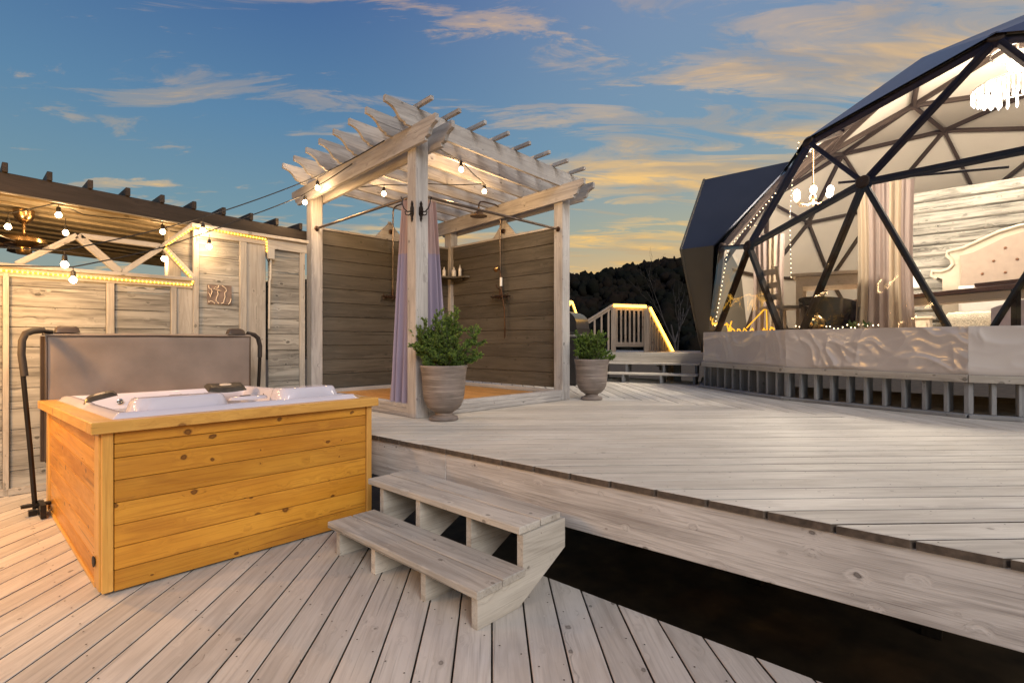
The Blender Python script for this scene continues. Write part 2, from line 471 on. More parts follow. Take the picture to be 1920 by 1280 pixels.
class MB:
    """collects faces for ONE mesh object"""
    def __init__(self):
        self.v, self.f, self.s = [], [], []
    def add(self, vs, fs, smooth=False):
        b = len(self.v)
        self.v += [tuple(p) for p in vs]
        self.f += [tuple(i + b for i in f) for f in fs]
        self.s += [smooth] * len(fs)
        return self
    def box(self, c, s, M=None):
        cx, cy, cz = c; a, b, d = (x / 2 for x in s)
        vs = [Vector((cx + i * a, cy + j * b, cz + k * d)) for i in (-1, 1) for j in (-1, 1) for k in (-1, 1)]
        if M:
            vs = [M @ v for v in vs]
        return self.add(vs, [(0, 1, 3, 2), (4, 6, 7, 5), (0, 4, 5, 1), (2, 3, 7, 6), (0, 2, 6, 4), (1, 5, 7, 3)])
    def tube(self, pts, r, n=8, caps=True, cyclic=False):
        pts = [Vector(p) for p in pts]
        m = len(pts)
        rs = r if isinstance(r, (list, tuple)) else [r] * m
        T = []
        for i in range(m):
            a = pts[i - 1] if (i > 0 or cyclic) else pts[i]
            b = pts[(i + 1) % m] if (i < m - 1 or cyclic) else pts[i]
            d = (b - a)
            T.append(d.normalized() if d.length > 1e-9 else Vector((0, 0, 1)))
        up = Vector((0, 0, 1)) if abs(T[0].z) < 0.9 else Vector((1, 0, 0))
        x = T[0].cross(up).normalized()
        vs = []
        for i in range(m):
            x = (x - T[i] * x.dot(T[i])).normalized()
            y = T[i].cross(x)
            for k in range(n):
                a = 2 * math.pi * k / n
                vs.append(pts[i] + (x * math.cos(a) + y * math.sin(a)) * rs[i])
        fs = []
        for i in range(m if cyclic else m - 1):
            j = (i + 1) % m
            for k in range(n):
                l = (k + 1) % n
                fs.append((i * n + k, i * n + l, j * n + l, j * n + k))
        if caps and not cyclic:
            fs += [tuple(range(n))[::-1], tuple(range((m - 1) * n, m * n))]
        return self.add(vs, fs, True)
    def lathe(self, prof, c=(0, 0, 0), n=28, M=None):
        vs, fs = [], []
        for r, z in prof:
            for k in range(n):
                a = 2 * math.pi * k / n
                vs.append(Vector((c[0] + r * math.cos(a), c[1] + r * math.sin(a), c[2] + z)))
        for i in range(len(prof) - 1):
            for k in range(n):
                l = (k + 1) % n
                fs.append((i * n + k, i * n + l, (i + 1) * n + l, (i + 1) * n + k))
        fs += [tuple(range(n))[::-1], tuple(range((len(prof) - 1) * n, len(prof) * n))]
        if M:
            vs = [M @ v for v in vs]
        return self.add(vs, fs, True)
    def prism(self, poly, t, z0=0.0):
        n = len(poly)
        vs = [(x, y, z0) for x, y in poly] + [(x, y, z0 + t) for x, y in poly]
        fs = [tuple(range(n))[::-1], tuple(range(n, 2 * n))] + [(i, (i + 1) % n, n + (i + 1) % n, n + i) for i in range(n)]
        return self.add(vs, fs)
    def grid(self, fn, nu, nv, smooth=True, wrap=False):
        vs = [fn(i / nu, j / nv) for i in range(nu + 1) for j in range(nv + 1)]
        fs = [(i * (nv + 1) + j, (i + 1) * (nv + 1) + j, (i + 1) * (nv + 1) + j + 1, i * (nv + 1) + j + 1) for i in range(nu) for j in range(nv)]
        return self.add(vs, fs, smooth)
    def mesh(self, name):
        me = bpy.data.meshes.new(name)
        me.from_pydata(self.v, [], self.f)
        me.polygons.foreach_set("use_smooth", self.s)
        me.update()
        return me
    def build(self, name, mat, parent=None, M=None, sharp=True):
        me = self.mesh(name)
        me.materials.append(MATS[mat])
        if sharp and any(self.s):
            me.set_sharp_from_angle(angle=R(40))
        o = bpy.data.objects.new(name, me)
        return link(o, M or Matrix.Identity(4), parent)

BOX = {}
def box_mesh(l, w, t, c, mat):
    key = (round(l, 4), round(w, 4), round(t, 4), mat)
    if key in BOX:
        return BOX[key]
    c = min(c, t * 0.3, w * 0.3)
    h = (l / 2, w / 2, t / 2)
    idx, vs = {}, []
    for sx in (-1, 1):
        for sy in (-1, 1):
            for sz in (-1, 1):
                s = (sx, sy, sz)
                for ax in range(3):
                    p = [s[k] * (h[k] if k == ax else h[k] - c) for k in range(3)]
                    idx[(s, ax)] = len(vs)
                    vs.append(p)
    fs = []
    for ax in range(3):
        o1, o2 = [k for k in range(3) if k != ax]
        for s in (-1, 1):
            def cn(a, b):
                q = [0, 0, 0]; q[ax] = s; q[o1] = a; q[o2] = b
                return idx[(tuple(q), ax)]
            fs.append([cn(-1, -1), cn(1, -1), cn(1, 1), cn(-1, 1)])
    for ax in range(3):                            # edges running along ax
        o1, o2 = [k for k in range(3) if k != ax]
        for a in (-1, 1):
            for b in (-1, 1):
                def ce(s, face):
                    q = [0, 0, 0]; q[ax] = s; q[o1] = a; q[o2] = b
                    return idx[(tuple(q), face)]
                fs.append([ce(-1, o1), ce(1, o1), ce(1, o2), ce(-1, o2)])
    for sx in (-1, 1):
        for sy in (-1, 1):
            for sz in (-1, 1):
                fs.append([idx[((sx, sy, sz), k)] for k in range(3)])
    out = []
    for f in fs:                                   # outward winding
        a, b, d = (Vector(vs[f[k]]) for k in range(3))
        ctr = sum((Vector(vs[k]) for k in f), Vector()) / len(f)
        out.append(f if (b - a).cross(d - a).dot(ctr) > 0 else f[::-1])
    me = bpy.data.meshes.new("board")
    me.from_pydata(vs, [], out)
    me.materials.append(MATS[mat])
    BOX[key] = me
    return me

def board(name, p0, p1, w, t, mat, parent=None, up=(0, 0, 1), c=0.004):
    """a plank from p0 to p1 (centre line); w across, t along up"""
    p0, p1 = Vector(p0), Vector(p1)
    me = box_mesh((p1 - p0).length, w, t, c, mat)
    o = bpy.data.objects.new(name, me)
    return link(o, frame((p0 + p1) / 2, p1 - p0, up), parent)

def profile(name, poly, origin, ax, nrm, t, mat, parent=None):
    """polygon in the plane (ax, nrm x ax), thickness t centred on the plane"""
    M = frame(origin, ax, nrm)
    return MB().prism(poly, t, -t / 2).build(name, mat, parent, M)

def clip(poly, nx, ny, d):
    out = []
    for i in range(len(poly)):
        a, b = poly[i], poly[(i + 1) % len(poly)]
        da, db = a[0] * nx + a[1] * ny - d, b[0] * nx + b[1] * ny - d
        if da <= 0:
            out.append(a)
        if (da < 0 < db) or (db < 0 < da):
            s = da / (da - db)
            out.append((a[0] + (b[0] - a[0]) * s, a[1] + (b[1] - a[1]) * s))
    return out

def inset(poly, c):
    q = poly
    n = len(poly)
    for i in range(n):
        a, b = poly[i], poly[(i + 1) % n]
        ex, ey = b[0] - a[0], b[1] - a[1]
        l = math.hypot(ex, ey)
        if l < 1e-6:
            continue
        nx, ny = ey / l, -ex / l
        q = clip(q, nx, ny, a[0] * nx + a[1] * ny - c)
    return q

def deck_boards(parent, region, ang, pitch, gap, top, thick, mat, seed=0, wob=0.0):
    """boards at angle ang, cut to the convex region; each a plank of its own"""
    rnd = random.Random(seed)
    ca, sa = math.cos(ang), math.sin(ang)
    loc = [(x * ca + y * sa, -x * sa + y * ca) for x, y in region]
    area = sum(loc[i][0] * loc[(i + 1) % len(loc)][1] - loc[(i + 1) % len(loc)][0] * loc[i][1] for i in range(len(loc)))
    if area < 0:
        loc = loc[::-1]
    y0, y1 = min(p[1] for p in loc), max(p[1] for p in loc)
    k = math.floor(y0 / pitch)
    spots = []
    while k * pitch < y1:
        a, b = k * pitch + gap / 2, (k + 1) * pitch - gap / 2
        q = clip(clip(loc, 0, -1, -a), 0, 1, b)
        k += 1
        if len(q) < 3:
            continue
        q = [p for i, p in enumerate(q) if math.hypot(p[0] - q[i - 1][0], p[1] - q[i - 1][1]) > 1e-4]
        if len(q) < 3:
            continue
        xs = [p[0] for p in q]
        if max(xs) - min(xs) < 0.06:
            continue
        mx, my = (min(xs) + max(xs)) / 2, (a + b) / 2
        ql = [(p[0] - mx, p[1] - my) for p in q]
        dz = rnd.uniform(-wob, wob)
        qi = inset(ql, 0.003)
        mb = MB()
        n = len(ql)
        mb.add([(x, y, -thick) for x, y in ql] + [(x, y, -0.003) for x, y in ql], [tuple(range(n))[::-1]] + [(i, (i + 1) % n, n + (i + 1) % n, n + i) for i in range(n)])
        if len(qi) == n:
            mb.add([(x, y, -0.003) for x, y in ql] + [(x, y, 0) for x, y in qi], [tuple(range(n, 2 * n))] + [(i, (i + 1) % n, n + (i + 1) % n, n + i) for i in range(n)])
        else:
            mb.add([(x, y, -0.003) for x, y in ql], [tuple(range(n))])
        M = Matrix.Rotation(ang, 4, "Z")
        ends = [k_ for k_ in range(1, n + 1) if abs(ql[k_ - 1][1] - ql[k_ % n][1]) > .01]
        M.translation = Vector((mx * ca - my * sa, mx * sa + my * ca, top + dz))
        me = mb.build("plank", mat, parent, M).data
        me.materials.append(MATS["end_grain_gap_shade"])
        for k_ in range(n + 1):
            me.polygons[k_].material_index = 1  # long sides and underside darkened too: gap shade put into the colour
        spots.append((min(xs), max(xs), a, b))
    return spots

def screws(parent, spots, ang, step, top, region, seed):
    rnd = random.Random(seed)
    ca, sa = math.cos(ang), math.sin(ang)
    loc = [(x * ca + y * sa, -x * sa + y * ca) for x, y in region]
    mb = MB()
    def inside(x, y):
        s = None
        for i in range(len(loc)):
            a, b = loc[i], loc[(i + 1) % len(loc)]
            cr = (b[0] - a[0]) * (y - a[1]) - (b[1] - a[1]) * (x - a[0])
            if s is None: s = cr > 0
            elif s != (cr > 0): return False
        return True
    for x0, x1, a, b in spots:
        # joists run along world y: crossing points every `step` of world x
        for f in (0.2, 0.8):
            y = a + (b - a) * f
            wx0, wx1 = sorted((x0 * ca - y * sa, x1 * ca - y * sa))
            k = math.ceil(wx0 / step)
            while k * step < wx1:
                x = (k * step + y * sa) / ca + rnd.uniform(-.02, .02)
                k += 1
                if not inside(x, y):
                    continue
                wx, wy = x * ca - y * sa, x * sa + y * ca
                r = 0.0042
                mb.add([(wx + r * math.cos(q * math.pi / 3), wy + r * math.sin(q * math.pi / 3), top + 0.0035) for q in range(6)], [tuple(range(6))])
    o = mb.build("screws", "iron", parent)
    o["kind"] = "stuff"

# ================================================================== ground, hill, decks
g = MB().add([(-300, -300, 0), (600, -300, 0), (600, 600, 0), (-300, 600, 0)], [(0, 1, 2, 3)]).build("ground", "ground", None, Matrix.Translation((0, 0, -1.1)))
g["kind"] = "structure"

def ridge(az):                                    # height of the wooded ridge by compass angle (degrees from the view axis, + left)
    return 19.5 + 2.6 * math.sin(az * 0.13 + 1.0) + 2.2 * math.sin(az * 0.31 + .4) - 0.16 * az
hv, hf = [], []
NA, NR = 120, 9
for i in range(NA + 1):
    az = -70 + 150 * i / NA
    a = YAW + R(az)
    hgt = ridge(az)
    for j in range(NR):
        s = j / (NR - 1)
        d = 75 + 75 * s
        z = -1.3 + hgt * (s * s * (3 - 2 * s)) + mnoise.noise(Vector((math.cos(a) * d * .06, math.sin(a) * d * .06, 0))) * 1.5 * s
        hv.append((math.cos(a) * d, math.sin(a) * d, z))
for i in range(NA):
    for j in range(NR - 1):
        hf.append((i * NR + j, i * NR + j + 1, (i + 1) * NR + j + 1, (i + 1) * NR + j))
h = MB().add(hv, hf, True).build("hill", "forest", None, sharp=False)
h["kind"] = "structure"

# the wood on the ridge: crowns one cannot count
rnd = random.Random(3)
mb = MB()
NL, NO = 6, 8
bf = [(l * NO + k, (l + 1) * NO + k, (l + 1) * NO + (k + 1) % NO, l * NO + (k + 1) % NO) for l in range(NL - 1) for k in range(NO)] + [tuple(range(NO)), tuple(range(NL * NO - 1, NL * NO - NO - 1, -1))]
for _ in range(4600):
    az = rnd.uniform(-66, 76)
    s = rnd.random() ** 0.5
    a = YAW + R(az)
    d = 75 + 74 * s
    z = -1.3 + ridge(az) * (s * s * (3 - 2 * s))
    w = rnd.uniform(.7, 1.7); hh = w * rnd.uniform(0.8, 1.35)
    c0 = Vector((math.cos(a) * d, math.sin(a) * d, z + hh * .5))
    vs_ = []
    for lat in range(NL):
        th = math.pi * (lat + .4) / NL
        for lon in range(NO):
            ph = 2 * math.pi * lon / NO + lat * .4
            j = rnd.uniform(.72, 1.22)
            vs_.append((c0.x + w * j * math.sin(th) * math.cos(ph), c0.y + w * j * math.sin(th) * math.sin(ph), c0.z + hh * j * math.cos(th)))
    mb.add(vs_, bf, True)
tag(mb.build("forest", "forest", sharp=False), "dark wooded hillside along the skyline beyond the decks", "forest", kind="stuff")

def bare_tree(base, hgt, seed, label, group):
    rnd = random.Random(seed)
    t = thing("bare_tree", label, "tree", base, group)
    tr, cr = MB(), MB()
    def grow(p, d, l, r, depth, mbx):
        pts, rs = [p], [r]
        for k in range(4):
            d = (d + Vector((rnd.uniform(-.14, .14), rnd.uniform(-.14, .14), rnd.uniform(-.02, .1)))).normalized()
            p = p + d * l / 4
            pts.append(p); rs.append(r * (1 - .17 * (k + 1)))
        mbx.tube(pts, rs, 5)
        if depth:
            for k in range(2 if depth < 3 else 3):
                q = pts[rnd.choice((2, 3, 4))]
                nd = (d + Vector((rnd.uniform(-.8, .8), rnd.uniform(-.8, .8), rnd.uniform(.0, .5)))).normalized()
                grow(q, nd, l * rnd.uniform(.5, .72), r * .5, depth - 1, cr)
    grow(Vector(base), Vector((0, 0, 1)), hgt * .5, hgt * .014, 4, tr)
    tr.build("trunk", "bark_dark", t)
    cr.build("crown", "bark_dark", t)
bare_tree((20.6, 9.7, -1.1), 6.4, 5, "pale bare tree standing between the lit stair rail and the dark dome bay", "bare trees")

UD = 0.60                                          # upper deck level; the lower deck lies at 0
low = structure("lower_deck")
LOW = [(-3.2, -2.2), (2.40, -2.2), (2.31, 3.9), (2.31, 6.52), (-3.2, 6.52)]
sp = deck_boards(low, LOW, R(45), .161, .008, 0.0, .036, "deck", 1, .0012)
screws(low, sp, R(45), .42, 0.0, LOW, 2)
for k in range(12):
    y = -2.0 + k * .75
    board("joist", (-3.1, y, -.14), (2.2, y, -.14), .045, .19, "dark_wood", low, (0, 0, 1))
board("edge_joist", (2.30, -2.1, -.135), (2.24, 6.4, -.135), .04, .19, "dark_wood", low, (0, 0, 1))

upd = structure("upper_deck", (0, 0, UD))
UPA = [(2.645, -3.2), (6.05, -3.2), (6.05, 6.55), (2.20, 6.55)]
spa = deck_boards(upd, UPA, R(-45), .175, .013, UD, .036, "upper", 4, .0015)
screws(upd, spa, R(-45), .42, UD, UPA, 5)
UPB = [(6.058, -3.2), (9.6, -3.2), (9.6, 8.2), (6.058, 8.2)]
deck_boards(upd, UPB, R(45), .175, .010, UD, .036, "upper", 6, .0015)
def rimu(v): return 2.497 - .0456 * v
for v0, v1 in ((-3.15, 2.84), (2.844, 6.4)):
    board("fascia_board", (rimu(v0) + .035, v0, UD - .036 - .143), (rimu(v1) + .035, v1, UD - .036 - .143), .282, .04, "rim", upd, (-1, 0, 0), .003)
for k in range(7):
    v = -2.4 + k * 1.4
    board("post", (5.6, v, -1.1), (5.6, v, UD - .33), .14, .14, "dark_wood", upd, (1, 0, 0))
for u in (2.75, 4.2, 5.7, 7.2):
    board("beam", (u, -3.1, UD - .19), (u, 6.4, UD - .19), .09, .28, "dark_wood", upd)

# ================================================================== wooden steps
st = thing("wooden_steps", "grey two-tread wooden steps set against the edge of the upper deck", "steps", (2.0, 2.45, 0))
for u, z, va, vb in ((1.735, .182, 1.745, 3.135), (1.912, .182, 1.75, 3.135), (2.068, .382, 1.785, 3.20), (2.248, .382, 1.79, 3.205)):
    board("tread", (u, va, z), (u, vb, z), .166, .038, "tread", st)
for v in (1.80, 2.19, 2.66, 3.06):
    poly = [(1.685, 0.001), (1.975, 0.001), (2.36, .20), (2.36, .361), (2.005, .361), (2.005, .161), (1.685, .161)]
    MB().prism(poly, .04, -.02).build("stringer", "tread", st, frame((0, v, 0), (1, 0, 0), (0, -1, 0)))

# ================================================================== hot tub
tu0, tu1, tv0, tv1 = .555, 2.175, 3.46, 5.64
ht = thing("hot_tub", "hot tub boxed in orange varnished pine boards on the lower deck", "hot tub", ((tu0 + tu1) / 2, (tv0 + tv1) / 2, 0))
rows = [0.012, .125, .245, .365, .485, .605, .725, .80, .862]
for a, b in zip(rows[:-1], rows[1:]):
    zc, hgt = (a + b) / 2, b - a - .003
    board("plank", (tu0 + .055, tv0 + .014, zc), (tu1 - .045, tv0 + .014, zc), hgt, .022, "pine", ht, (0, -1, 0), .003)
    board("plank", (tu1 - .014, tv0 + .06, zc), (tu1 - .014, tv1 - .05, zc), hgt, .022, "pine", ht, (1, 0, 0), .003)
    board("plank", (tu1 - .045, tv1 - .014, zc), (tu0 + .05, tv1 - .014, zc), hgt, .022, "pine", ht, (0, 1, 0), .003)
for k in range(7):
    a, b = .02 + k * .12, .02 + (k + 1) * .12
    board("plank", (tu0 + .016, tv0 + .16, (a + b) / 2), (tu0 + .016, tv1 - .11, (a + b) / 2), b - a - .003, .02, "pine", ht, (-1, 0, 0), .003)
# corner boards
board("corner_board", (tu0 + .004, tv0 + .095, .02), (tu0 + .004, tv0 + .095, .866), .13, .022, "pine_trim", ht, (-1, 0, 0))
board("corner_board", (tu0 + .004, tv1 - .06, .012), (tu0 + .004, tv1 - .06, .866), .10, .022, "pine_trim", ht, (-1, 0, 0))
board("corner_board", (tu0 + .025, tv0 + .006, .02), (tu0 + .025, tv0 + .006, .866), .05, .03, "pine_trim", ht, (0, -1, 0))
board("corner_board", (tu1 - .022, tv0 + .004, .012), (tu1 - .022, tv0 + .004, .866), .042, .03, "pine_trim", ht, (0, -1, 0))
board("kick_board", (tu0 + .01, tv0 + .17, .013), (tu0 + .01, tv1 - .12, .013), .024, .03, "pine_trim", ht, (-1, 0, 0))
MB().lathe([(.022, 0), (.03, .004), (.03, .008), (.02, .01)], n=16).build("drain_cap", "foam", ht, frame((tu0 - .009, tv0 + .13, .16), (0, 0, 1), (-1, 0, 0)))
core = MB().box(((tu0 + tu1) / 2, (tv0 + tv1) / 2, .30), (tu1 - tu0 - .07, tv1 - tv0 - .07, .56)).build("inner_frame", "dark_wood", ht)
# cap boards
cz = .897
board("cap_board", (tu0 - .05, tv0 + .035, cz), (tu1 + .04, tv0 + .035, cz), .15, .062, "pine_trim", ht)
board("cap_board", (tu0 + .03, tv0 + .112, cz), (tu0 + .03, tv1 - .03, cz), .16, .061, "pine_trim", ht)
board("cap_board", (tu1 - .035, tv0 + .112, cz), (tu1 - .035, tv1 - .03, cz), .15, .061, "pine_trim", ht)
board("cap_board", (tu0 - .05, tv1 + .035, cz), (tu1 + .04, tv1 + .035, cz), .128, .062, "pine_trim", ht)
# moulded shell
su0, su1, sv0, sv1 = tu0 + .055, tu1 - .06, tv0 + .06, tv1 - .03
def sm(a, b, x):
    x = max(0, min(1, (x - a) / (b - a)))
    return x * x * (3 - 2 * x)
def bump2(u, v, cu, cv, ru, rv):
    d = ((u - cu) / ru) ** 4 + ((v - cv) / rv) ** 4
    return max(0.0, 1 - d) ** 0.6 if d < 1 else 0.0
def shell(a, b):
    u, v = su0 + (su1 - su0) * a, sv0 + (sv1 - sv0) * b
    e = min(u - su0, su1 - u, v - sv0, sv1 - v)
    fe = min(u - su0 - .04, su1 - u - .05, (v - sv0 - .05), sv1 - v - .06)
    z = .922 + .036 * sm(0, .035, e)
    # raised arm rests on the near and right sides, dished seats between
    z += .012 * bump2(u, v, .70, 5.0, .12, .55)
    seat = sm(.02, .13, fe)
    z -= .16 * seat
    z -= .34 * sm(.26, .46, fe)
    for hb in (bump2(u, v, .98, 3.72, .28, .13), bump2(u, v, 1.80, 3.76, .24, .14)):
        if hb > 0:
            z = max(z, .86 + .165 * sm(0, .75, hb))
    z -= .02 * bump2(u, v, .86, 3.80, .09, .05) + .02 * bump2(u, v, 1.1, 3.82, .07, .04)
    return (u, v, z)
mb = MB().grid(shell, 96, 120)
sh = mb.build("acrylic_shell", "acrylic", ht, sharp=False)
skirt_pts = [(su0, sv0), (su1, sv0), (su1, sv1), (su0, sv1)]
MB().add([(x, y, .93) for x, y in skirt_pts] + [(x, y, .90) for x, y in skirt_pts], [(i, (i + 1) % 4, 4 + (i + 1) % 4, 4 + i) for i in range(4)]).build("shell_lip", "acrylic", sh)
m, t, b = new_mat("water")
b.inputs["Base Color"].default_value = (.75, .82, .85, 1); b.inputs["Roughness"].default_value = 0.03
b.inputs["Transmission Weight"].default_value = 0.9; b.inputs["IOR"].default_value = 1.33
MB().grid(lambda a, b: (su0 + .1 + (su1 - su0 - .22) * a, sv0 + .12 + (sv1 - sv0 - .24) * b, .835 + .003 * mnoise.noise(Vector((a * 9, b * 12, 0)))), 24, 30).build("water", "water", ht, sharp=False)
def headrest(c, yaw, tilt):
    M = Matrix.Translation(c) @ Matrix.Rotation(yaw, 4, "Z") @ Matrix.Rotation(tilt, 4, "X")
    def f(a, b):
        x, y = (a - .5) * .32, (b - .5) * .19
        k = 1 - abs(2 * a - 1) ** 6
        l = 1 - abs(2 * b - 1) ** 4
        return (x, y, .045 * (k * l) ** .4 - .01 * math.cos(x * 12))
    hr = MB().grid(f, 18, 12).build("headrest", "pillow_black", ht, M, sharp=False)
    MB().lathe([(.052, 0), (.05, .004), (.03, .006)], n=20).build("badge", "badge", hr, M @ Matrix.Translation((0, 0, .036)) @ Matrix.Scale(.62, 4, (0, 1, 0)))
headrest((.745, 4.66, .975), R(80), R(-14))
headrest((1.74, 5.20, .965), R(-4), R(14))
for q, (x, y, ax) in enumerate(((1.0, 5.455, -1), (1.18, 5.455, -1), (1.36, 5.455, -1), (2.005, 5.0, 0), (2.005, 4.75, 0), (2.005, 4.5, 0))):
    MB().lathe([(.022, 0), (.024, .004), (.014, .007), (.008, .002)], n=14).build("jet", "chrome", ht, frame((x, y, .895 - .01 * (q % 2)), (0, 0, 1), (0, -1, .35) if ax else (-1, 0, .35)))
cp = MB().lathe([(.13, 0), (.128, .012), (.115, .02), (.03, .024)], n=28).build("control_panel", "acrylic", ht, Matrix.Translation((1.45, 3.88, .955)) @ Matrix.Scale(.55, 4, (0, 1, 0)))
MB().box((1.43, 3.885, .981), (.062, .034, .004)).build("display", "foam", cp)
for (x, y) in ((1.93, 3.72), (1.98, 3.80), (1.90, 3.86)):
    MB().lathe([(.028, 0), (.03, .012), (.018, .03), (.016, .034)], n=14).build("valve_knob", "steel_rod", ht, Matrix.Translation((x, y, .978)))

# the whole top sits a touch low at the back
TT = Matrix.Translation((0, 3.46, .9)) @ Matrix.Rotation(R(-1.5), 4, "X") @ Matrix.Translation((0, -3.46, -.9))
for o in list(ht.children):
    if o.name.split(".")[0] in ("cap_board", "acrylic_shell", "water", "headrest", "control_panel", "valve_knob", "jet"):
        o.matrix_local = W[ht.name].inverted() @ TT @ W[o.name]

# folded cover standing behind the tub, and its lifter
cv = thing("spa_cover", "brown vinyl spa cover folded upright behind the hot tub", "spa cover", (1.36, 5.84, .35))
def cover_face(a, b):
    x, z = .565 + (2.165 - .565) * a, .36 + (1.395 - .36) * b
    e = min(a, 1 - a, b, 1 - b)
    y = 5.755 + .006 * mnoise.noise(Vector((x * 2.2, z * 3.1 + x, 1))) + .004 * mnoise.noise(Vector((x * 5 + z * 6, z * 4, 4))) + .004 * (1 - sm(0, .02, e))
    return (x, y, z)
MB().grid(cover_face, 48, 30).build("panel", "vinyl", cv, sharp=False)
MB().box((1.365, 5.80, .87), (1.62, .07, 1.04)).build("foam_core", "vinyl_dark", cv)
MB().box((1.365, 5.885, .87), (1.66, .07, 1.05)).build("rear_panel", "vinyl_dark", cv)
MB().tube([(.562, 5.757, .38), (.56, 5.757, 1.397), (1.36, 5.755, 1.40), (2.168, 5.757, 1.397), (2.166, 5.757, .38)], .009, 8).build("piping", "vinyl_dark", cv)
MB().grid(lambda a, b: (.545 + 1.64 * a, 5.76 + .155 * b, 1.402 + .02 * math.sin(b * math.pi) + .004 * math.sin(a * 21)), 30, 6).build("hinge_flap", "vinyl", cv, sharp=False)
for x in (.70, 2.05):
    MB().grid(lambda a, b: (x - .085 + .17 * a, 5.78 + .10 * b, 1.425 + .06 * (max(0, 1 - abs(2 * a - 1) ** 4) * max(0, 1 - abs(2 * b - 1) ** 4)) ** .4), 16, 10).build("handle_pad", "vinyl_dark", cv, sharp=False)
lf = thing("cover_lifter", "black tubular lifter bar bent round the ends of the spa cover", "lifter", (.47, 5.5, 0))
def arc(p):
    return [Vector(q) for q in p]
MB().tube(arc([(.47, 5.50, .05), (.445, 5.53, .5), (.40, 5.58, 1.18), (.398, 5.585, 1.29), (.405, 5.60, 1.37), (.43, 5.64, 1.415), (.47, 5.69, 1.432), (.53, 5.75, 1.436), (.60, 5.79, 1.43)]), .017, 10).build("left_bar", "black_metal", lf)
MB().tube(arc([(.414, 5.565, 1.08), (.398, 5.583, 1.25), (.402, 5.595, 1.355), (.425, 5.635, 1.412), (.47, 5.69, 1.433), (.54, 5.77, 1.442)]), .025, 10).build("foam_sleeve", "foam", lf)
MB().tube(arc([(2.26, 5.84, .30), (2.30, 5.85, 1.1), (2.305, 5.85, 1.30), (2.285, 5.85, 1.385), (2.24, 5.84, 1.42), (2.16, 5.835, 1.43)]), .017, 10).build("right_bar", "black_metal", lf)
MB().tube(arc([(2.303, 5.85, 1.18), (2.305, 5.85, 1.30), (2.285, 5.85, 1.385), (2.24, 5.84, 1.422), (2.17, 5.835, 1.436)]), .023, 10).build("foam_sleeve", "foam", lf)
MB().tube([(.60, 5.845, 1.385), (2.14, 5.845, 1.385)], .012, 8).build("cross_bar", "black_metal", lf)
MB().box((.48, 5.47, .085), (.19, .05, .02)).box((.50, 5.40, .06), (.035, .20, .10)).box((.455, 5.5, .02), (.05, .06, .04)).build("mount_plate", "black_metal", lf)

# ================================================================== shower pergola
S0 = Vector((3.09, 4.13, 0))
SR = Matrix.Rotation(R(-1.7), 3, "Z")
def SP(x, y, z): return S0 + SR @ Vector((x, y, 0)) + Vector((0, 0, z))
def SD(x, y, z=0): return SR @ Vector((x, y, 0)) + Vector((0, 0, z))
def tz(x, y, z): return z - .043 * x - .036 * y     # the roof falls a little to the back
PW, PX, PY = .148, 2.25, 2.27
sh_ = thing("shower_pergola", "whitewashed outdoor shower pergola with taupe plank walls on the upper deck", "pergola", SP(PX / 2, PY / 2, UD))
for x, y in ((0, 0), (PX, 0), (0, PY), (PX, PY)):
    cx, cy = x + PW / 2, y + PW / 2
    board("post", SP(cx, cy, UD), SP(cx, cy, tz(cx, cy, 3.40)), PW, PW, "white_wood", sh_, SD(1, 0), .006)
END = [(0, 0), (0, .066), (.018, .078), (.05, .085), (.085, .105), (.105, .135), (.115, .158), (.135, .168), (.165, .168), (.165, .202)]
def beam_poly(l, h, end):
    p = [(e, -d) for e, d in end]
    q = [(l - e, -d) for e, d in end[::-1]]
    return p + q
y0, y1 = -.36, PY + PW + .36
for x in (-.021, PW + .021, PX - .021, PX + PW + .021):
    a, b = SP(x, y0, tz(x, y0, 3.43)), SP(x, y1, tz(x, y1, 3.43))
    M = frame(a, b - a, SD(1, 0))
    # frame(): local y = nrm x ax, which points up here
    MB().prism([(px_, py_) for px_, py_ in beam_poly((b - a).length, .202, END)], .04, -.02).build("beam", "white_wood", sh_, M)
TAIL = [(0, 0), (0, .06), (.035, .064), (.08, .078), (.12, .105), (.15, .14), (.17, .165), (.20, .176), (.225, .178), (.235, .20)]
x0, x1 = -.335, PX + PW + .335
for k in range(8):
    y = .025 + k * .331
    a, b = SP(x0, y, tz(x0, y, 3.622)), SP(x1, y, tz(x1, y, 3.622))
    M = frame(a, b - a, SD(0, -1))
    MB().prism(beam_poly((b - a).length, .2, TAIL), .038, -.019).build("rafter", "white_wood", sh_, M)
for k in range(8):
    x = .03 + k * .342
    board("purlin", SP(x, -.22, tz(x, -.22, 3.644)), SP(x, 2.64, tz(x, 2.64, 3.644)), .04, .042, "white_wood", sh_)
# plank walls
NP = 11
zb, zt_ = .735, 2.80
hp = (zt_ - zb) / NP
for k in range(NP):
    z = zb + (k + .5) * hp
    lap = .006 * (k % 3 == 1)
    board("wall_plank", SP(PW, PY + .075 - lap, z), SP(PX + .06, PY + .075 - lap, z), hp - .004, .022, "taupe", sh_, SD(0, -1), .004)
    board("wall_plank", SP(PX + .075 - lap, PY + .06, z + .02), SP(PX + .075 - lap, PW, z + .02), hp - .004, .022, "taupe", sh_, SD(-1, 0), .004)
board("backing_board", SP(PW, PY + .094, (zb + zt_) / 2), SP(PX, PY + .094, (zb + zt_) / 2), zt_ - zb - .02, .012, "white_wood", sh_, SD(0, -1))
board("backing_board", SP(PX + .094, PY, (zb + zt_) / 2), SP(PX + .094, PW, (zb + zt_) / 2), zt_ - zb - .02, .012, "white_wood", sh_, SD(-1, 0))
board("wall_cap", SP(PW, PY + .078, 2.818), SP(PX + .03, PY + .078, 2.818), .07, .03, "white_wood", sh_)
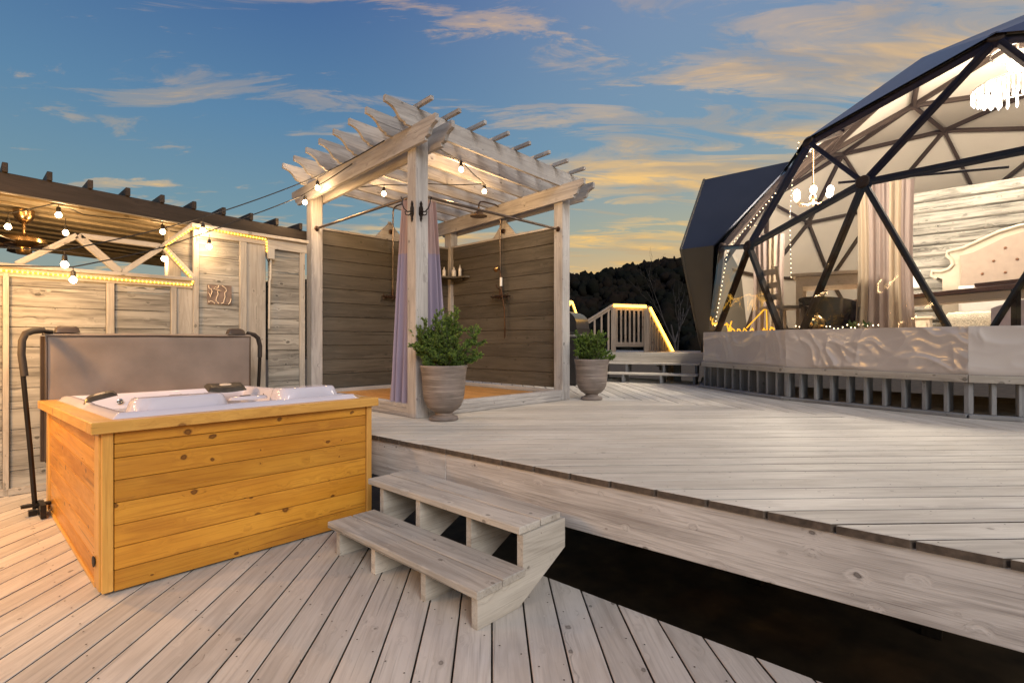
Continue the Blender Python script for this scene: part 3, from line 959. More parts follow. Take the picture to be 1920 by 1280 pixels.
board("wall_cap", SP(PX + .078, PY + .03, 2.838), SP(PX + .078, PW, 2.838), .07, .03, "white_wood", sh_)
board("corner_strip", SP(PX + .052, PY + .052, .74), SP(PX + .052, PY + .052, 2.805), .025, .025, "white_wood", sh_, SD(1, 1))
def pediment(c, ax, nrm):
    profile("pediment", [(-.24, 0), (.24, 0), (.03, .215), (.022, .245), (-.022, .245), (-.03, .215)], c, ax, nrm, .022, "white_wood", sh_)
pediment(SP(1.20, PY + .085, 2.833), SD(1, 0), SD(0, -1))
pediment(SP(PX + .085, 1.14, 2.853), SD(0, -1), SD(-1, 0))
# curb and slatted floor
for k in range(3):
    z = UD + .024 + k * .043
    board("curb_board", SP(PW + .002, .055, z), SP(PX - .002, .055, z), .10, .042, "white_wood", sh_)
    board("curb_board", SP(.055, PW + .002, z), SP(.055, PY - .002, z), .10, .042, "white_wood", sh_)
board("curb_board", SP(PW, PY + .02, .705), SP(PX, PY + .02, .705), .05, .05, "white_wood", sh_)
board("curb_board", SP(PX + .02, PW, .705), SP(PX + .02, PY - .01, .705), .05, .05, "white_wood", sh_)
for k in range(15):
    x = .165 + k * .14
    board("floor_board", SP(x, .11, .672), SP(x, PY - .008, .672), .132, .03, "shower_floor", sh_)

# curtain rods
def rod(name, a, b, label):
    t = thing(name, label, "rod", a)
    MB().tube([a, b], .0155, 12).build("bar", "steel_rod", t)
    d = (Vector(b) - Vector(a)).normalized()
    for p, s in ((a, 1), (b, -1)):
        MB().lathe([(.034, 0), (.034, .006), (.02, .012), (.02, .03)], n=16).build("flange", "bronze", t, frame(p, (0, 0, 1), d * s))
rod("curtain_rod", SP(PW * .5, PW + .002, 2.80), SP(PW * .45, PY - .002, 2.795), "bronze curtain rod across the left opening of the shower")
rod("curtain_rod", SP(PW + .002, PW * .5, 2.80), SP(PX - .002, PW * .5, 2.79), "bronze curtain rod across the right opening of the shower")

def curtain(org, along, out, w_top, w_bot, label, seed, zbot):
    t = thing("shower_curtain", label, "curtain", org, "shower curtains")
    def f(z0, z1, n):
        def g(a, b):
            z = z0 + (z1 - z0) * b
            s = (2.775 - z) / (2.775 - zbot)
            w = w_top + (w_bot - w_top) * (s ** .85)
            amp = .028 + .018 * s
            ph = seed + .8 * math.sin(2.1 * s + seed)
            o = amp * math.sin(a * 6.283 * 3.5 + ph) + .012 * math.sin(a * 6.283 * 8 + seed * 2 + s * 3)
            x = w * (a + .035 * math.sin(a * 12.6 + 1.5 * s))
            hem = .02 * math.sin(a * 9 + seed) * (s ** 8)
            return Vector(org) + Vector(along) * x + Vector(out) * o + Vector((0, 0, z - org[2] + hem))
        return MB().grid(g, 64, n)
    f(2.24, 2.775, 14).build("header", "rose_header", t, sharp=False)
    f(zbot, 2.24, 26).build("drop", "lavender", t, sharp=False)
curtain(SP(PW * .5, PW + .006, .7), SD(0, 1), SD(-1, 0), .15, .40, "lavender shower curtain gathered left of the front post", .4, .70)
curtain(SP(PW + .006, PW * .5 + .03, .7), SD(1, 0), SD(0, -1), .17, .36, "lavender shower curtain gathered right of the front post", 2.3, .78)

def hook(c, nrm, side, label):
    nrm = Vector(nrm).normalized(); up = Vector((0, 0, 1)); s = Vector(side).normalized()
    t = thing("coat_hook", label, "hook", c, "coat hooks on the front post")
    pl = [(0, -.105), (.012, -.075), (.008, -.06), (.024, -.035), (.022, .03), (.01, .055), (.014, .07), (0, .10)]
    pl = pl + [(-x, y) for x, y in pl[::-1][1:-1]]
    MB().prism(pl, .012, 0).build("plate", "iron", t, frame(c, up.cross(nrm), nrm))
    def P(n, u, k=0): return Vector(c) + nrm * n + up * u + s * k
    MB().tube([P(.01, .0), P(.045, -.01, .02), P(.075, .02, .035), P(.085, .07, .05), P(.075, .11, .06), P(.09, .135, .065)], .0065, 7).build("upper_arm", "iron", t)
    MB().tube([P(.01, -.02), P(.04, -.045, .01), P(.065, -.04, .02), P(.07, -.015, .025), P(.055, -.005, .02)], .0055, 7).build("lower_arm", "iron", t)
hook(SP(-.002, .055, 2.62), SD(-1, 0), SD(0, 1), "black iron coat hook on the left face of the front post")
hook(SP(.055, -.002, 2.62), SD(0, -1), SD(1, 0), "black iron coat hook on the right face of the front post")

def shower_set(wall, into, side, label, hand):
    into, side = Vector(into).normalized(), Vector(side).normalized(); up = Vector((0, 0, 1))
    t = thing("shower_fixture", label, "shower", wall + up * 2.0, "exposed pipe showers")
    def P(n, s, z): return wall + into * n + side * s + up * z
    MB().tube([P(.06, 0, 2.02), P(.06, 0, 3.16), P(.065, 0, 3.22), P(.10, 0, 3.265), P(.16, 0, 3.28), P(.38, 0, 3.28), P(.44, 0, 3.27), P(.47, 0, 3.23), P(.475, 0, 3.17)], .011, 10).build("riser_pipe", "steel_rod", t)
    MB().lathe([(.115, 0), (.118, .008), (.105, .016), (.07, .03), (.06, .055), (.035, .072), (.018, .085), (.018, .12)], n=28).build("shower_head", "brass", t, Matrix.Translation(P(.475, 0, 3.06)))
    MB().lathe([(.036, 0), (.036, .012), (.016, .016), (.014, .06)], n=18).build("wall_bracket", "bronze", t, frame(P(0, 0, 2.93), up, into))
    v = MB().tube([P(.06, -.11, 1.99), P(.06, .11, 1.99)], .021, 12)
    v.tube([P(.06, 0, 1.95), P(.06, 0, 2.10)], .018, 10)
    for s in (-.09, .09):
        v.tube([P(.0, s, 1.99), P(.06, s, 1.99)], .016, 10)
    v.build("valve_body", "bronze", t)
    for s in (-1, 1):
        h = MB().tube([P(.06, s * .11, 1.99), P(.06, s * .155, 1.99)], .013, 8)
        h.tube([P(.06, s * .155, 1.945), P(.06, s * .155, 2.035)], .008, 6).tube([P(.015, s * .155, 1.99), P(.105, s * .155, 1.99)], .008, 6)
        h.build("cross_handle", "bronze", t)
    if hand:
        MB().tube([P(.06, .0, 2.08), P(.10, .02, 2.12), P(.10, .05, 2.16)], .010, 8).build("cradle", "bronze", t)
        MB().tube([P(.11, -.065, 2.13), P(.11, -.066, 2.25)], .019, 12).build("hand_grip", "porcelain", t)
        MB().tube([P(.11, -.066, 2.25), P(.105, -.05, 2.33), P(.10, -.01, 2.38)], .011, 8).build("hand_neck", "bronze", t)
        MB().lathe([(.045, 0), (.045, .015), (.015, .04)], n=20).build("hand_spray", "brass", t, frame(P(.12, .02, 2.38), up, into))
        MB().tube([P(.11, -.065, 2.13), P(.10, -.08, 2.0), P(.085, -.11, 1.8), P(.08, -.118, 1.5), P(.08, -.113, 1.42), P(.08, -.105, 1.40), P(.075, -.10, 1.44), P(.07, -.098, 1.7), P(.065, -.07, 1.9), P(.06, -.05, 1.98)], .0085, 8).build("hose", "bronze", t)
shower_set(SP(PX + .06, 1.14, 0), SD(-1, 0), SD(0, 1), "bronze shower with white hand grip on the right shower wall", True)
shower_set(SP(1.20, PY + .06, 0), SD(0, -1), SD(1, 0), "bronze shower pipe on the left shower wall beside the curtain", False)

sf = thing("corner_shelf", "dark corner shelf in the back corner of the shower", "shelf", SP(PX, PY, 2.33))
poly = [(0, 0), (-.5, 0), (-.5, -.02), (-.10, -.24), (-.06, -.42), (0, -.46)]
MB().prism(poly, .026, 0).build("shelf_board", "taupe", sf, Matrix.Translation(SP(PX + .045, PY + .045, 2.33)) @ SR.to_4x4())
MB().box((0, 0, 0), (.03, .26, .03)).build("bracket", "taupe", sf, Matrix.Translation(SP(PX + .03, PY - .14, 2.308)) @ SR.to_4x4())
for x, y, hgt, r, lab in ((PX - .14, PY - .02, .15, .028, "white pump bottle on the corner shelf nearest the curtain"), (PX - .01, PY - .10, .155, .036, "wide white bottle in the middle of the corner shelf"), (PX - .005, PY - .24, .175, .024, "slim white spray bottle at the right of the corner shelf")):
    b_ = thing("toiletry_bottle", lab, "bottle", SP(x, y, 2.357), "bottles on the shower shelf")
    MB().lathe([(r * .9, 0), (r, .005), (r, hgt * .62), (r * .8, hgt * .7), (r * .4, hgt * .76), (r * .4, hgt * .8)], n=18).build("bottle_body", "porcelain", b_, Matrix.Translation(SP(x, y, 2.357)))
    MB().lathe([(r * .42, 0), (r * .42, hgt * .1), (r * .2, hgt * .12), (r * .2, hgt * .2)], n=12).build("cap", "porcelain", b_, Matrix.Translation(SP(x, y, 2.357 + hgt * .8)))

# ================================================================== privacy fence behind the tub
FV = 6.33                                          # front face of the fence posts
fn = thing("privacy_fence", "whitewashed board fence with zigzag truss top behind the hot tub", "fence", (1.4, FV, 0))
bays_low = [(-2.6, -1.1), (-1.03, .332), (.372, 1.055), (1.118, 1.595)]
rowh = .181
rnd = random.Random(21)
for a, b in bays_low:
    z = .03
    while z < 1.93:
        hh = min(rowh, 1.95 - z)
        board("plank", (a + .002, FV + .032 + rnd.uniform(-.003, .003), z + hh / 2), (b - .002, FV + .032, z + hh / 2), hh - .004, .02, "fence", fn, (0, -1, 0), .003)
        z += rowh
for a, b, zb_, ztop in ((1.86, 2.273, .03, 2.50), (2.60, 2.975, .50, 2.45)):
    z = zb_
    while z < ztop - .03:
        hh = min(.187, ztop - z)
        board("plank", (a, FV + .032 + rnd.uniform(-.003, .003), z + hh / 2), (b, FV + .032, z + hh / 2), hh - .004, .02, "fence", fn, (0, -1, 0), .003)
        z += .187
def vert(u0, u1, z0, z1, y=FV, t=.045):
    board("post", ((u0 + u1) / 2, y + t / 2, z0), ((u0 + u1) / 2, y + t / 2, z1), u1 - u0, t, "fence_trim", fn, (0, -1, 0), .004)
vert(-1.10, -1.03, .0, 1.95); vert(.332, .372, .0, 1.95, FV - .01); vert(1.055, 1.118, .0, 1.95); vert(1.595, 1.648, .0, 1.95)
vert(1.652, 1.80, .0, 1.95, FV + .012); vert(1.80, 1.855, .0, 2.56); vert(2.273, 2.348, .0, 2.53); vert(2.352, 2.565, .0, 2.53, FV + .012); vert(2.975, 3.04, .3, 2.45)
board("bottom_rail", (-2.6, FV + .015, .035), (2.2, FV + .015, .035), .06, .05, "fence_trim", fn, (0, -1, 0))
board("top_rail", (-2.6, FV + .02, 2.012), (1.80, FV + .02, 2.012), .11, .036, "fence_trim", fn)
board("rail_face", (-2.6, FV + .01, 1.955), (1.795, FV + .01, 1.955), .075, .03, "fence_trim", fn, (0, -1, 0))
board("top_rail", (1.775, FV + .02, 2.598), (3.07, FV + .02, 2.585), .115, .036, "fence_trim", fn)
board("rail_face", (1.86, FV + .01, 2.535), (2.565, FV + .01, 2.53), .085, .03, "fence_trim", fn, (0, -1, 0))
board("rail_face", (2.57, FV + .01, 2.51), (3.06, FV + .01, 2.505), .12, .03, "fence_trim", fn, (0, -1, 0))
def brace(a, b, w=.05):
    board("truss_member", (a[0], FV + .02, a[1]), (b[0], FV + .02, b[1]), w, .045, "fence_trim", fn, (0, -1, 0))
brace((.42, 2.03), (.835, 2.345)); brace((.835, 2.345), (1.165, 2.03), .07); brace((1.18, 2.03), (1.535, 2.34)); brace((.86, 2.345), (1.50, 2.335), .05)
brace((1.535, 2.34), (1.81, 2.61)); brace((1.525, 2.335), (1.80, 2.035), .06)
# boarded triangle behind the diamond
MB().prism([(1.56, 2.33), (1.80, 2.07), (1.80, 2.57)], .016, 0).build("infill_board", "fence", fn, frame((0, FV + .06, 0), (1, 0, 0), (0, -1, 0)))
# rope light along the rails
rp = thing("rope_light", "glowing amber rope light along the rails of the board fence", "rope light", (1.3, FV - .02, 1.95))
path = [(-2.4, 1.962), (-.6, 1.960), (.30, 1.962), (.9, 1.956), (1.5, 1.953), (1.76, 1.95), (1.79, 1.97), (1.785, 2.02), (1.66, 2.16), (1.54, 2.31), (1.55, 2.345), (1.67, 2.455), (1.81, 2.575), (1.86, 2.578), (2.2, 2.562), (2.545, 2.55), (2.56, 2.53), (2.56, 2.40)]
pts = [Vector((u, FV - .022, z)) for u, z in path]
MB().tube(pts, .007, 6).build("rope", "led_rope", rp)
dots = MB()
acc = 0.0
for a, b in zip(pts[:-1], pts[1:]):
    l = (b - a).length
    while acc < l:
        p = a + (b - a) * (acc / l)
        dots.lathe([(.001, -.0095), (.0095, 0), (.001, .0095)], (p.x, p.y - .004, p.z), 6)
        acc += .034
    acc -= l
d_ = dots.build("diodes", "led", rp); d_["kind"] = "stuff"

bx = thing("outlet_box", "grey weatherproof outlet box with conduit on the fence post", "outlet", (2.60, FV, 2.35))
MB().box((2.605, FV - .025, 2.385), (.075, .05, .12)).build("box", "grey_box", bx)
MB().tube([(2.61, FV - .02, 2.33), (2.61, FV - .015, 2.1), (2.60, FV - .012, 2.06), (2.595, FV - .01, 1.5)], .012, 8).build("conduit", "grey_box", bx)
MB().tube([(2.56, FV - .02, 2.39), (2.555, FV - .03, 2.33), (2.58, FV - .03, 2.28), (2.60, FV - .025, 2.32)], .005, 6).build("plug_lead", "cable", bx)

pq = thing("wall_plaque", "small square copper plaque with bright wire outlines on the fence", "plaque", (2.06, FV + .02, 1.76))
MB().box((2.065, FV + .016, 1.87), (.245, .012, .215)).build("plate", "plaque_plate", pq)
def wire(p):
    w = MB()
    w.tube([(1.945 + x * .24, FV + .004, 1.975 - y * .21) for x, y in p], .0042, 5)
    w.build("wire_line", "plaque_line", pq)
wire([(.02, .05), (.04, .2), (.12, .22), (.17, .38), (.12, .55), (.11, .66), (.06, .5), (.02, .45)])
wire([(.45, .02), (.42, .15), (.30, .12), (.22, .22), (.40, .25), (.55, .3), (.40, .34), (.42, .5), (.36, .66), (.33, .82), (.45, .98)])
wire([(.58, .02), (.75, .15), (.78, .28), (.70, .4), (.72, .6), (.68, .75), (.66, .9), (.55, .98)])
wire([(.02, .92), (.12, .86), (.24, .92), (.28, .99)])
wire([(.98, .7), (.93, .88), (.86, .99)])

# ================================================================== dark pavilion beyond the fence
pv = thing("pavilion", "dark timber pavilion roof with pale slatted ceiling beyond the fence", "pavilion", (0, 8.0, -1.1))
PVV = 6.62
def pz(u): return -.035 * (u - .33)
board("fascia_board", (-3.6, PVV, 2.795 + pz(-3.6)), (3.3, PVV, 2.795 + pz(3.3)), .175, .05, "dark_wood", pv, (0, -1, 0))
board("light_strip", (-3.6, PVV - .012, 2.70 + pz(-3.6)), (3.3, PVV - .012, 2.70 + pz(3.3)), .014, .03, "ceiling_wood", pv, (0, -1, 0))
for k in range(21):
    u = -2.99 + k * .3045
    board("rafter", (u, PVV - .05, 2.925 + pz(u)), (u + .02, 9.9, 2.925 + pz(u)), .04, .085, "dark_wood", pv)
board("roof_deck", (-3.6, 8.26, 2.868 - .02 + .13), (3.3, 8.26, 2.75 + .0 + .0), 3.2, .02, "dark_wood", pv)
for k in range(9):
    v = PVV + .16 + k * .37
    board("ceiling_board", (-3.6, v, 2.775 + pz(-3.6)), (3.3, v, 2.775 + pz(3.3)), .352, .022, "ceiling_wood", pv)
    board("ceiling_batten", (-3.6, v + .186, 2.748 + pz(-3.6)), (3.3, v + .186, 2.748 + pz(3.3)), .045, .03, "ceiling_wood", pv)
board("fascia_board", (-3.6, 9.95, 2.72 + pz(-3.6)), (3.3, 9.95, 2.72 + pz(3.3)), .16, .05, "ceiling_wood", pv, (0, 1, 0))
for u, v in ((1.87, 7.35), (-3.3, 7.0), (-3.3, 9.7), (3.0, 9.7)):
    board("post", (u, v, -1.1), (u, v, 2.76), .14, .14, "fence_trim", pv, (1, 0, 0))
board("wall_bracket", (1.93, PVV - .04, 2.64), (2.04, PVV - .04, 2.62), .12, .06, "ceiling_wood", pv, (0, -1, 0))

fa = thing("ceiling_fan", "bronze ceiling fan with broad blades hanging from the pavilion ceiling", "fan", (.56, 7.6, 2.72))
FM = Matrix.Translation((.56, 7.6, 0))
MB().lathe([(.09, 2.745), (.085, 2.68), (.06, 2.63), (.03, 2.605), (.016, 2.60), (.016, 2.50), (.05, 2.47)], n=24).build("canopy", "brass", fa, FM)
MB().lathe([(.03, 2.49), (.12, 2.475), (.185, 2.44), (.195, 2.40), (.15, 2.36), (.07, 2.345), (.065, 2.29), (.055, 2.275)], n=32).build("motor_housing", "brass", fa, FM)
for k in range(5):
    a = R(72 * k + 20)
    Mk = FM @ Matrix.Translation((0, 0, 2.365)) @ Matrix.Rotation(a, 4, "Z") @ Matrix.Rotation(R(11), 4, "X")
    poly = [(.22, -.055), (.5, -.085), (.68, -.075), (.72, -.03), (.73, .03), (.68, .075), (.5, .085), (.22, .055)]
    bl_ = MB().prism(poly, .01, 0).build("blade", "dark_wood", fa, Mk)
    MB().box((.17, 0, -.006), (.16, .045, .01)).build("blade_iron", "bronze", bl_, Mk)

# ================================================================== string lights
def bulb_at(parent, p, drop=.05, power=7.0, scale=1.0, tint=(1.0, .62, .29)):
    """pendant socket and clear bulb under p, with its lamp"""
    p = Vector(p)
    so = MB().tube([p, p - Vector((0, 0, drop))], .004, 6)
    so.lathe([(.006, 0), (.017, -.008), (.02, -.045), (.017, -.055)], (p.x, p.y, p.z - drop), 12)
    so.build("socket", "cable", parent)
    c = p - Vector((0, 0, drop + .085))
    r = .027 * scale
    MB().lathe([(.3 * r, 1.25 * r), (.62 * r, .9 * r), (.95 * r, .3 * r), (r, -.1 * r), (.8 * r, -.6 * r), (.4 * r, -.92 * r), (.02, -1.0 * r)][:-1] + [(.05 * r, -1.02 * r)], (c.x, c.y, c.z), 14).build("bulb", "bulb", parent)
    ld = bpy.data.lights.new("lamp", "POINT")
    ld.energy = power
    ld.color = tint
    ld.shadow_soft_size = .05
    lo = bpy.data.objects.new("lamp", ld)
    link(lo, Matrix.Translation(c - Vector((0, 0, .055))), parent)

def cable(parent, pts, sag, r=.0065):
    out = []
    for a, b in zip(pts[:-1], pts[1:]):
        a, b = Vector(a), Vector(b)
        for k in range(10):
            t = k / 10
            out.append(a.lerp(b, t) - Vector((0, 0, sag * (b - a).length * 4 * t * (1 - t))))
    out.append(Vector(pts[-1]))
    MB().tube(out, r, 6).build("cable", "cable", parent)

s1 = thing("string_light", "string of bare bulbs from the shower beam to the pavilion corner, upper cable", "string light", (1.86, 6.2, 2.68), "festoon lights")
cable(s1, [(-2.6, 3.2, 2.6), (-1.85, 4.1, 2.3), (-.9, 5.2, 2.0), (.66, 5.72, 2.11), (1.87, 6.26, 2.68), (2.93, 5.95, 3.27), (2.98, 4.5, 3.36)], .012)
bulb_at(s1, (.672, 5.72, 2.105), .03, 6); bulb_at(s1, (1.867, 6.24, 2.66), .04, 4); bulb_at(s1, (3.0, 5.93, 3.30), .04, 8)
for p in ((-.25, 5.41, 2.045), (-1.35, 4.75, 2.13), (-1.85, 4.1, 2.3)):       # the string runs on, out to the left
    bulb_at(s1, p, .03, 85, 1.0, (1.0, .50, .13))
s2 = thing("string_light", "string of bare bulbs looping low over the fence, lower cable", "string light", (1.4, 6.1, 2.2), "festoon lights")
cable(s2, [(-.9, 5.5, 1.86), (.75, 5.92, 2.0), (1.45, 6.12, 2.28), (2.37, 6.2, 2.79), (2.95, 6.23, 3.13), (3.03, 5.2, 3.30)], .008)
bulb_at(s2, (.752, 5.92, 2.0), .03, 4); bulb_at(s2, (1.914, 6.2, 2.50), .05, 4); bulb_at(s2, (2.975, 6.2, 3.15), .02, 7)
s3 = thing("string_light", "string of bare bulbs under the pavilion ceiling beside the fan", "string light", (1.0, 7.1, 2.7), "festoon lights")
cable(s3, [(-.6, 7.1, 2.70), (.415, 7.2, 2.62), (.764, 6.9, 2.74), (1.0, 7.2, 2.71), (1.656, 6.9, 2.70), (1.763, 7.3, 2.68), (2.9, 7.0, 2.62)], .01)
for p, d in (((.415, 7.2, 2.61), .04), ((.764, 6.9, 2.72), .02), ((.877, 7.4, 2.68), .07), ((1.656, 6.9, 2.68), .01), ((1.763, 7.3, 2.62), .20)):
    bulb_at(s3, p, d, 7)
s4 = thing("string_light", "string of bare bulbs hung between the shower pergola rafters", "string light", (4.0, 5.0, 3.4), "festoon lights")
cable(s4, [(3.33, 4.2, 3.36), (3.95, 4.44, 3.385), (4.5, 4.63, 3.29), (4.2, 5.3, 3.36), (3.7, 5.60, 3.30), (3.3, 6.0, 3.26)], .02)
bulb_at(s4, (3.95, 4.44, 3.385), .012, 13); bulb_at(s4, (4.5, 4.63, 3.29), .012, 13); bulb_at(s4, (3.7, 5.60, 3.30), .03, 13)

# ================================================================== urns with shrubs
def urn(c, label):
    prof = [(.10, 0), (.135, .004), (.14, .02), (.132, .034), (.10, .045), (.082, .055), (.08, .07), (.10, .085), (.135, .105), (.165, .14), (.186, .19), (.197, .25), (.203, .32), (.207, .39), (.213, .45), (.222, .495), (.226, .515), (.222, .525), (.206, .525), (.198, .49), (.19, .46)]
    o = MB().lathe(prof, n=48).build("planter_urn", "urn", None, Matrix.Translation(c))
    tag(o, label, "urn", "footed urns on the deck")
    MB().lathe([(.193, 0), (.15, .012), (.02, .02)], (c[0], c[1], c[2] + .46), 24).build("soil", "soil", o)

def shrub(c, hgt, rad, seed, label, stray=()):
    rnd = random.Random(seed)
    t = thing("juniper_shrub", label, "shrub", c, "juniper shrubs in urns")
    stem, lv, lb = MB(), MB(), MB()
    def leaf(mbx, p, d, l, w):
        s = d.cross(Vector((rnd.uniform(-1, 1), rnd.uniform(-1, 1), rnd.uniform(-1, 1)))).normalized() * w
        mbx.add([p, p + d * l * .5 + s, p + d * l, p + d * l * .5 - s], [(0, 1, 2, 3)])
    def sprig(p, d, l, depth):
        n = 6 if depth else 7
        pts = [p]
        for k in range(n):
            d = (d + Vector((rnd.uniform(-.22, .22), rnd.uniform(-.22, .22), rnd.uniform(-.10, .16)))).normalized()
            p = p + d * l / n
            pts.append(p)
            if depth and k > 0:
                for _ in range(2):
                    sd = (d + Vector((rnd.uniform(-1, 1), rnd.uniform(-1, 1), rnd.uniform(-.5, .7))) * .9).normalized()
                    sprig(p, sd, l * rnd.uniform(.26, .48), depth - 1)
            if depth < 2:
                dst = lb if rnd.random() < (.50 if k > n * .5 else .18) else lv
                for _ in range(4):
                    ld = (d * .8 + Vector((rnd.uniform(-1, 1), rnd.uniform(-1, 1), rnd.uniform(-1, 1))) * .75).normalized()
                    leaf(dst, p, ld, rnd.uniform(.013, .026), rnd.uniform(.003, .0055))
        stem.tube(pts, [max(.0008, .0035 * (depth + .4) * (1 - .8 * i / n)) for i in range(n + 1)], 4, False)
    for k in range(26):
        a = 2 * math.pi * k / 26 * 2.618
        el = rnd.random() ** .8
        d = Vector((math.cos(a) * (.35 + el * .75), math.sin(a) * (.35 + el * .75), 1.5 - el * 1.3)).normalized()
        l = min(rad * 1.05 / max(.2, math.hypot(d.x, d.y)), hgt / max(.3, d.z)) * rnd.uniform(.62, 1.0)
        sprig(Vector(c) + Vector((rnd.uniform(-.06, .06), rnd.uniform(-.06, .06), 0)), d, l, 2)
    for d, l in stray:
        sprig(Vector(c), Vector(d).normalized(), l, 2)
    stem.build("stems", "bark_pale", t)
    lv.build("foliage", "leaf", t)
    lb.build("tips", "leaf_bright", t)
U1 = Vector((3.235, 3.885, UD)); U2 = Vector((5.66, 3.84, UD))
urn(U1, "footed clay urn standing before the front post of the shower")
urn(U2, "footed clay urn standing to the right of the shower's right post")
shrub(U1 + Vector((0, 0, .47)), .385, .145, 4, "tall feathery juniper in the urn before the front post", (((.8, -.35, .75), .40), ((.5, -.5, .05), .28), ((-.35, .4, .3), .27), ((.1, 0, 1), .42)))
shrub(U2 + Vector((0, 0, .47)), .26, .215, 9, "low bushy juniper in the urn right of the shower")

# ================================================================== landing, its steps and railing
sd = Vector((.29, -.957, 0)).normalized()          # along the treads, left to right
bk = Vector((.957, .29, 0)).normalized()           # going up and away
A0 = Vector((8.28, 5.36, UD))
ld_ = structure("landing", (9.6, 4.8, 1.14))
LZ = 1.14
e0 = A0 + bk * .56
for k in range(17):
    p = e0 + bk * (.07 + k * .142) + Vector((0, 0, LZ - UD - .018))
    board("plank", p - sd * 1.6, p + sd * 1.72, .138, .036, "upper", ld_)
p = e0 + bk * -.008 + Vector((0, 0, LZ - UD - .036 - .07))
board("fascia_board", p - sd * 1.6, p + sd * 1.72, .14, .036, "upper", ld_, -bk)
for s in (-1.5, -.2, 1.2):
    p = e0 + bk * .3 + sd * s
    board("post", Vector((p.x, p.y, -1.1)), Vector((p.x, p.y, LZ - .04)), .12, .12, "stud", ld_, sd)
ls = thing("landing_steps", "open grey wooden steps up to the landing left of the dome", "steps", A0)
for k, z in enumerate((.78, .96)):
    for q in (0, 1):
        p = A0 + bk * (.02 + .27 * k + .135 * q + .065) + Vector((0, 0, z - UD - .018))
        board("tread", p - sd * 1.05, p + sd * 1.66, .13, .034, "upper", ls)
for s in (-1.0, -.32, .36, 1.04, 1.60):
    poly = [(0.03, 0.002), (.42, .002), (.62, .2), (.62, .36), (.31, .323), (.31, .145), (.03, .145)]
    MB().prism([(x, y) for x, y in poly], .04, -.02).build("stringer", "stud", ls, frame(A0 + sd * s, bk, bk.cross(Vector((0, 0, 1)))))

def rail_section(name, label, a, b, ztop_a, ztop_b, zbase_a, zbase_b, n, posts, lit=True, drop=.06, foot=.05):
    a, b = Vector(a), Vector(b)
    t = thing(name, label, "railing", Vector((a.x, a.y, zbase_a)), "lit railings round the landing")
    A, B = Vector((a.x, a.y, ztop_a)), Vector((b.x, b.y, ztop_b))
    d = (B - A); h_ = Vector((d.x, d.y, 0)).normalized(); nn = h_.cross(Vector((0, 0, 1)))
    board("top_rail", A, B, .10, .034, "rail_wood", t, d.cross(nn) * -1 if d.cross(nn).z < 0 else d.cross(nn))
    board("sub_rail", A - Vector((0, 0, drop)), B - Vector((0, 0, drop)), .05, .035, "rail_wood", t, nn)
    for f in posts:
        p = A.lerp(B, f); zb_ = zbase_a + (zbase_b - zbase_a) * f
        board("post", (p.x, p.y, zb_), (p.x, p.y, p.z - .016), .095, .095, "rail_wood", t, nn)
    for k in range(n):
        f = (k + .75) / (n + .5)
        p = A.lerp(B, f); zb_ = zbase_a + (zbase_b - zbase_a) * f + foot
        board("baluster", (p.x, p.y, zb_), (p.x, p.y, p.z - drop - .01), .038, .038, "rail_wood", t, nn)
    if foot > .1:
        board("bottom_rail", A.lerp(B, 0) * 1 + Vector((0, 0, zbase_a - ztop_a + foot)), B + Vector((0, 0, zbase_b - ztop_b + foot)), .09, .035, "rail_wood", t, nn)
    if lit:
        side = -nn if nn.dot(Vector((0, 0, 1.35)) - A) < 0 else nn
        MB().tube([A + side * .055 - Vector((0, 0, .03)), B + side * .055 - Vector((0, 0, .03))], .027, 8).build("rope_light", "led_far", t)
    return t
pR = Vector((9.35, 5.06, 0)); pM = Vector((8.94, 5.52, 0)); pM = Vector((9.02, 5.60, 0)); pL = Vector((8.55, 6.02, 0))
rail_section("railing", "level railing section with amber light rope on the landing", pM, pR, 2.09, 2.06, LZ, LZ, 7, (0, 1), True, .09, .15)
rail_section("railing", "sloping railing running down left from the landing toward the grill", pL, pM, 1.70, 2.09, UD, LZ, 4, (0,), False, .05, .05)
rail_section("railing", "brightly lit stair railing running down right beyond the landing", pR + Vector((.05, .0, 0)), Vector((10.75, 5.2, 0)), 2.04, 1.10, 1.1, .3, 9, (1,), True, .05, .05)
# far board fence with lit truss
ff = thing("far_truss_fence", "far board fence with lit zigzag truss seen past the shower's right post", "fence", (8.0, 6.5, UD))
fa0, fa1 = Vector((8.47, 6.02, 0)), Vector((7.3, 7.15, 0))
def fp(f, z): return Vector((fa0.x + (fa1.x - fa0.x) * f, fa0.y + (fa1.y - fa0.y) * f, z))
nf = (fa1 - fa0).normalized().cross(Vector((0, 0, 1)))
if nf.dot(-fa0) < 0: nf = -nf
for k in range(6):
    board("plank", fp(0, .7 + k * .2), fp(1, .7 + k * .2), .192, .02, "fence", ff, nf)
for a, b in (((.0, 1.68), (.1, 2.13)), ((.1, 2.13), (.95, 2.18)), ((.03, 1.86), (1, 1.87)), ((.1, 2.12), (.25, 1.88)), ((.25, 1.88), (.42, 2.14)), ((.42, 2.14), (.6, 1.88)), ((.6, 1.88), (.78, 2.15))):
    board("truss_member", fp(*a), fp(*b), .05, .045, "fence_trim", ff, nf)
    MB().tube([fp(*a) + nf * .04, fp(*b) + nf * .04], .016, 6).build("rope_light", "led_far", ff)

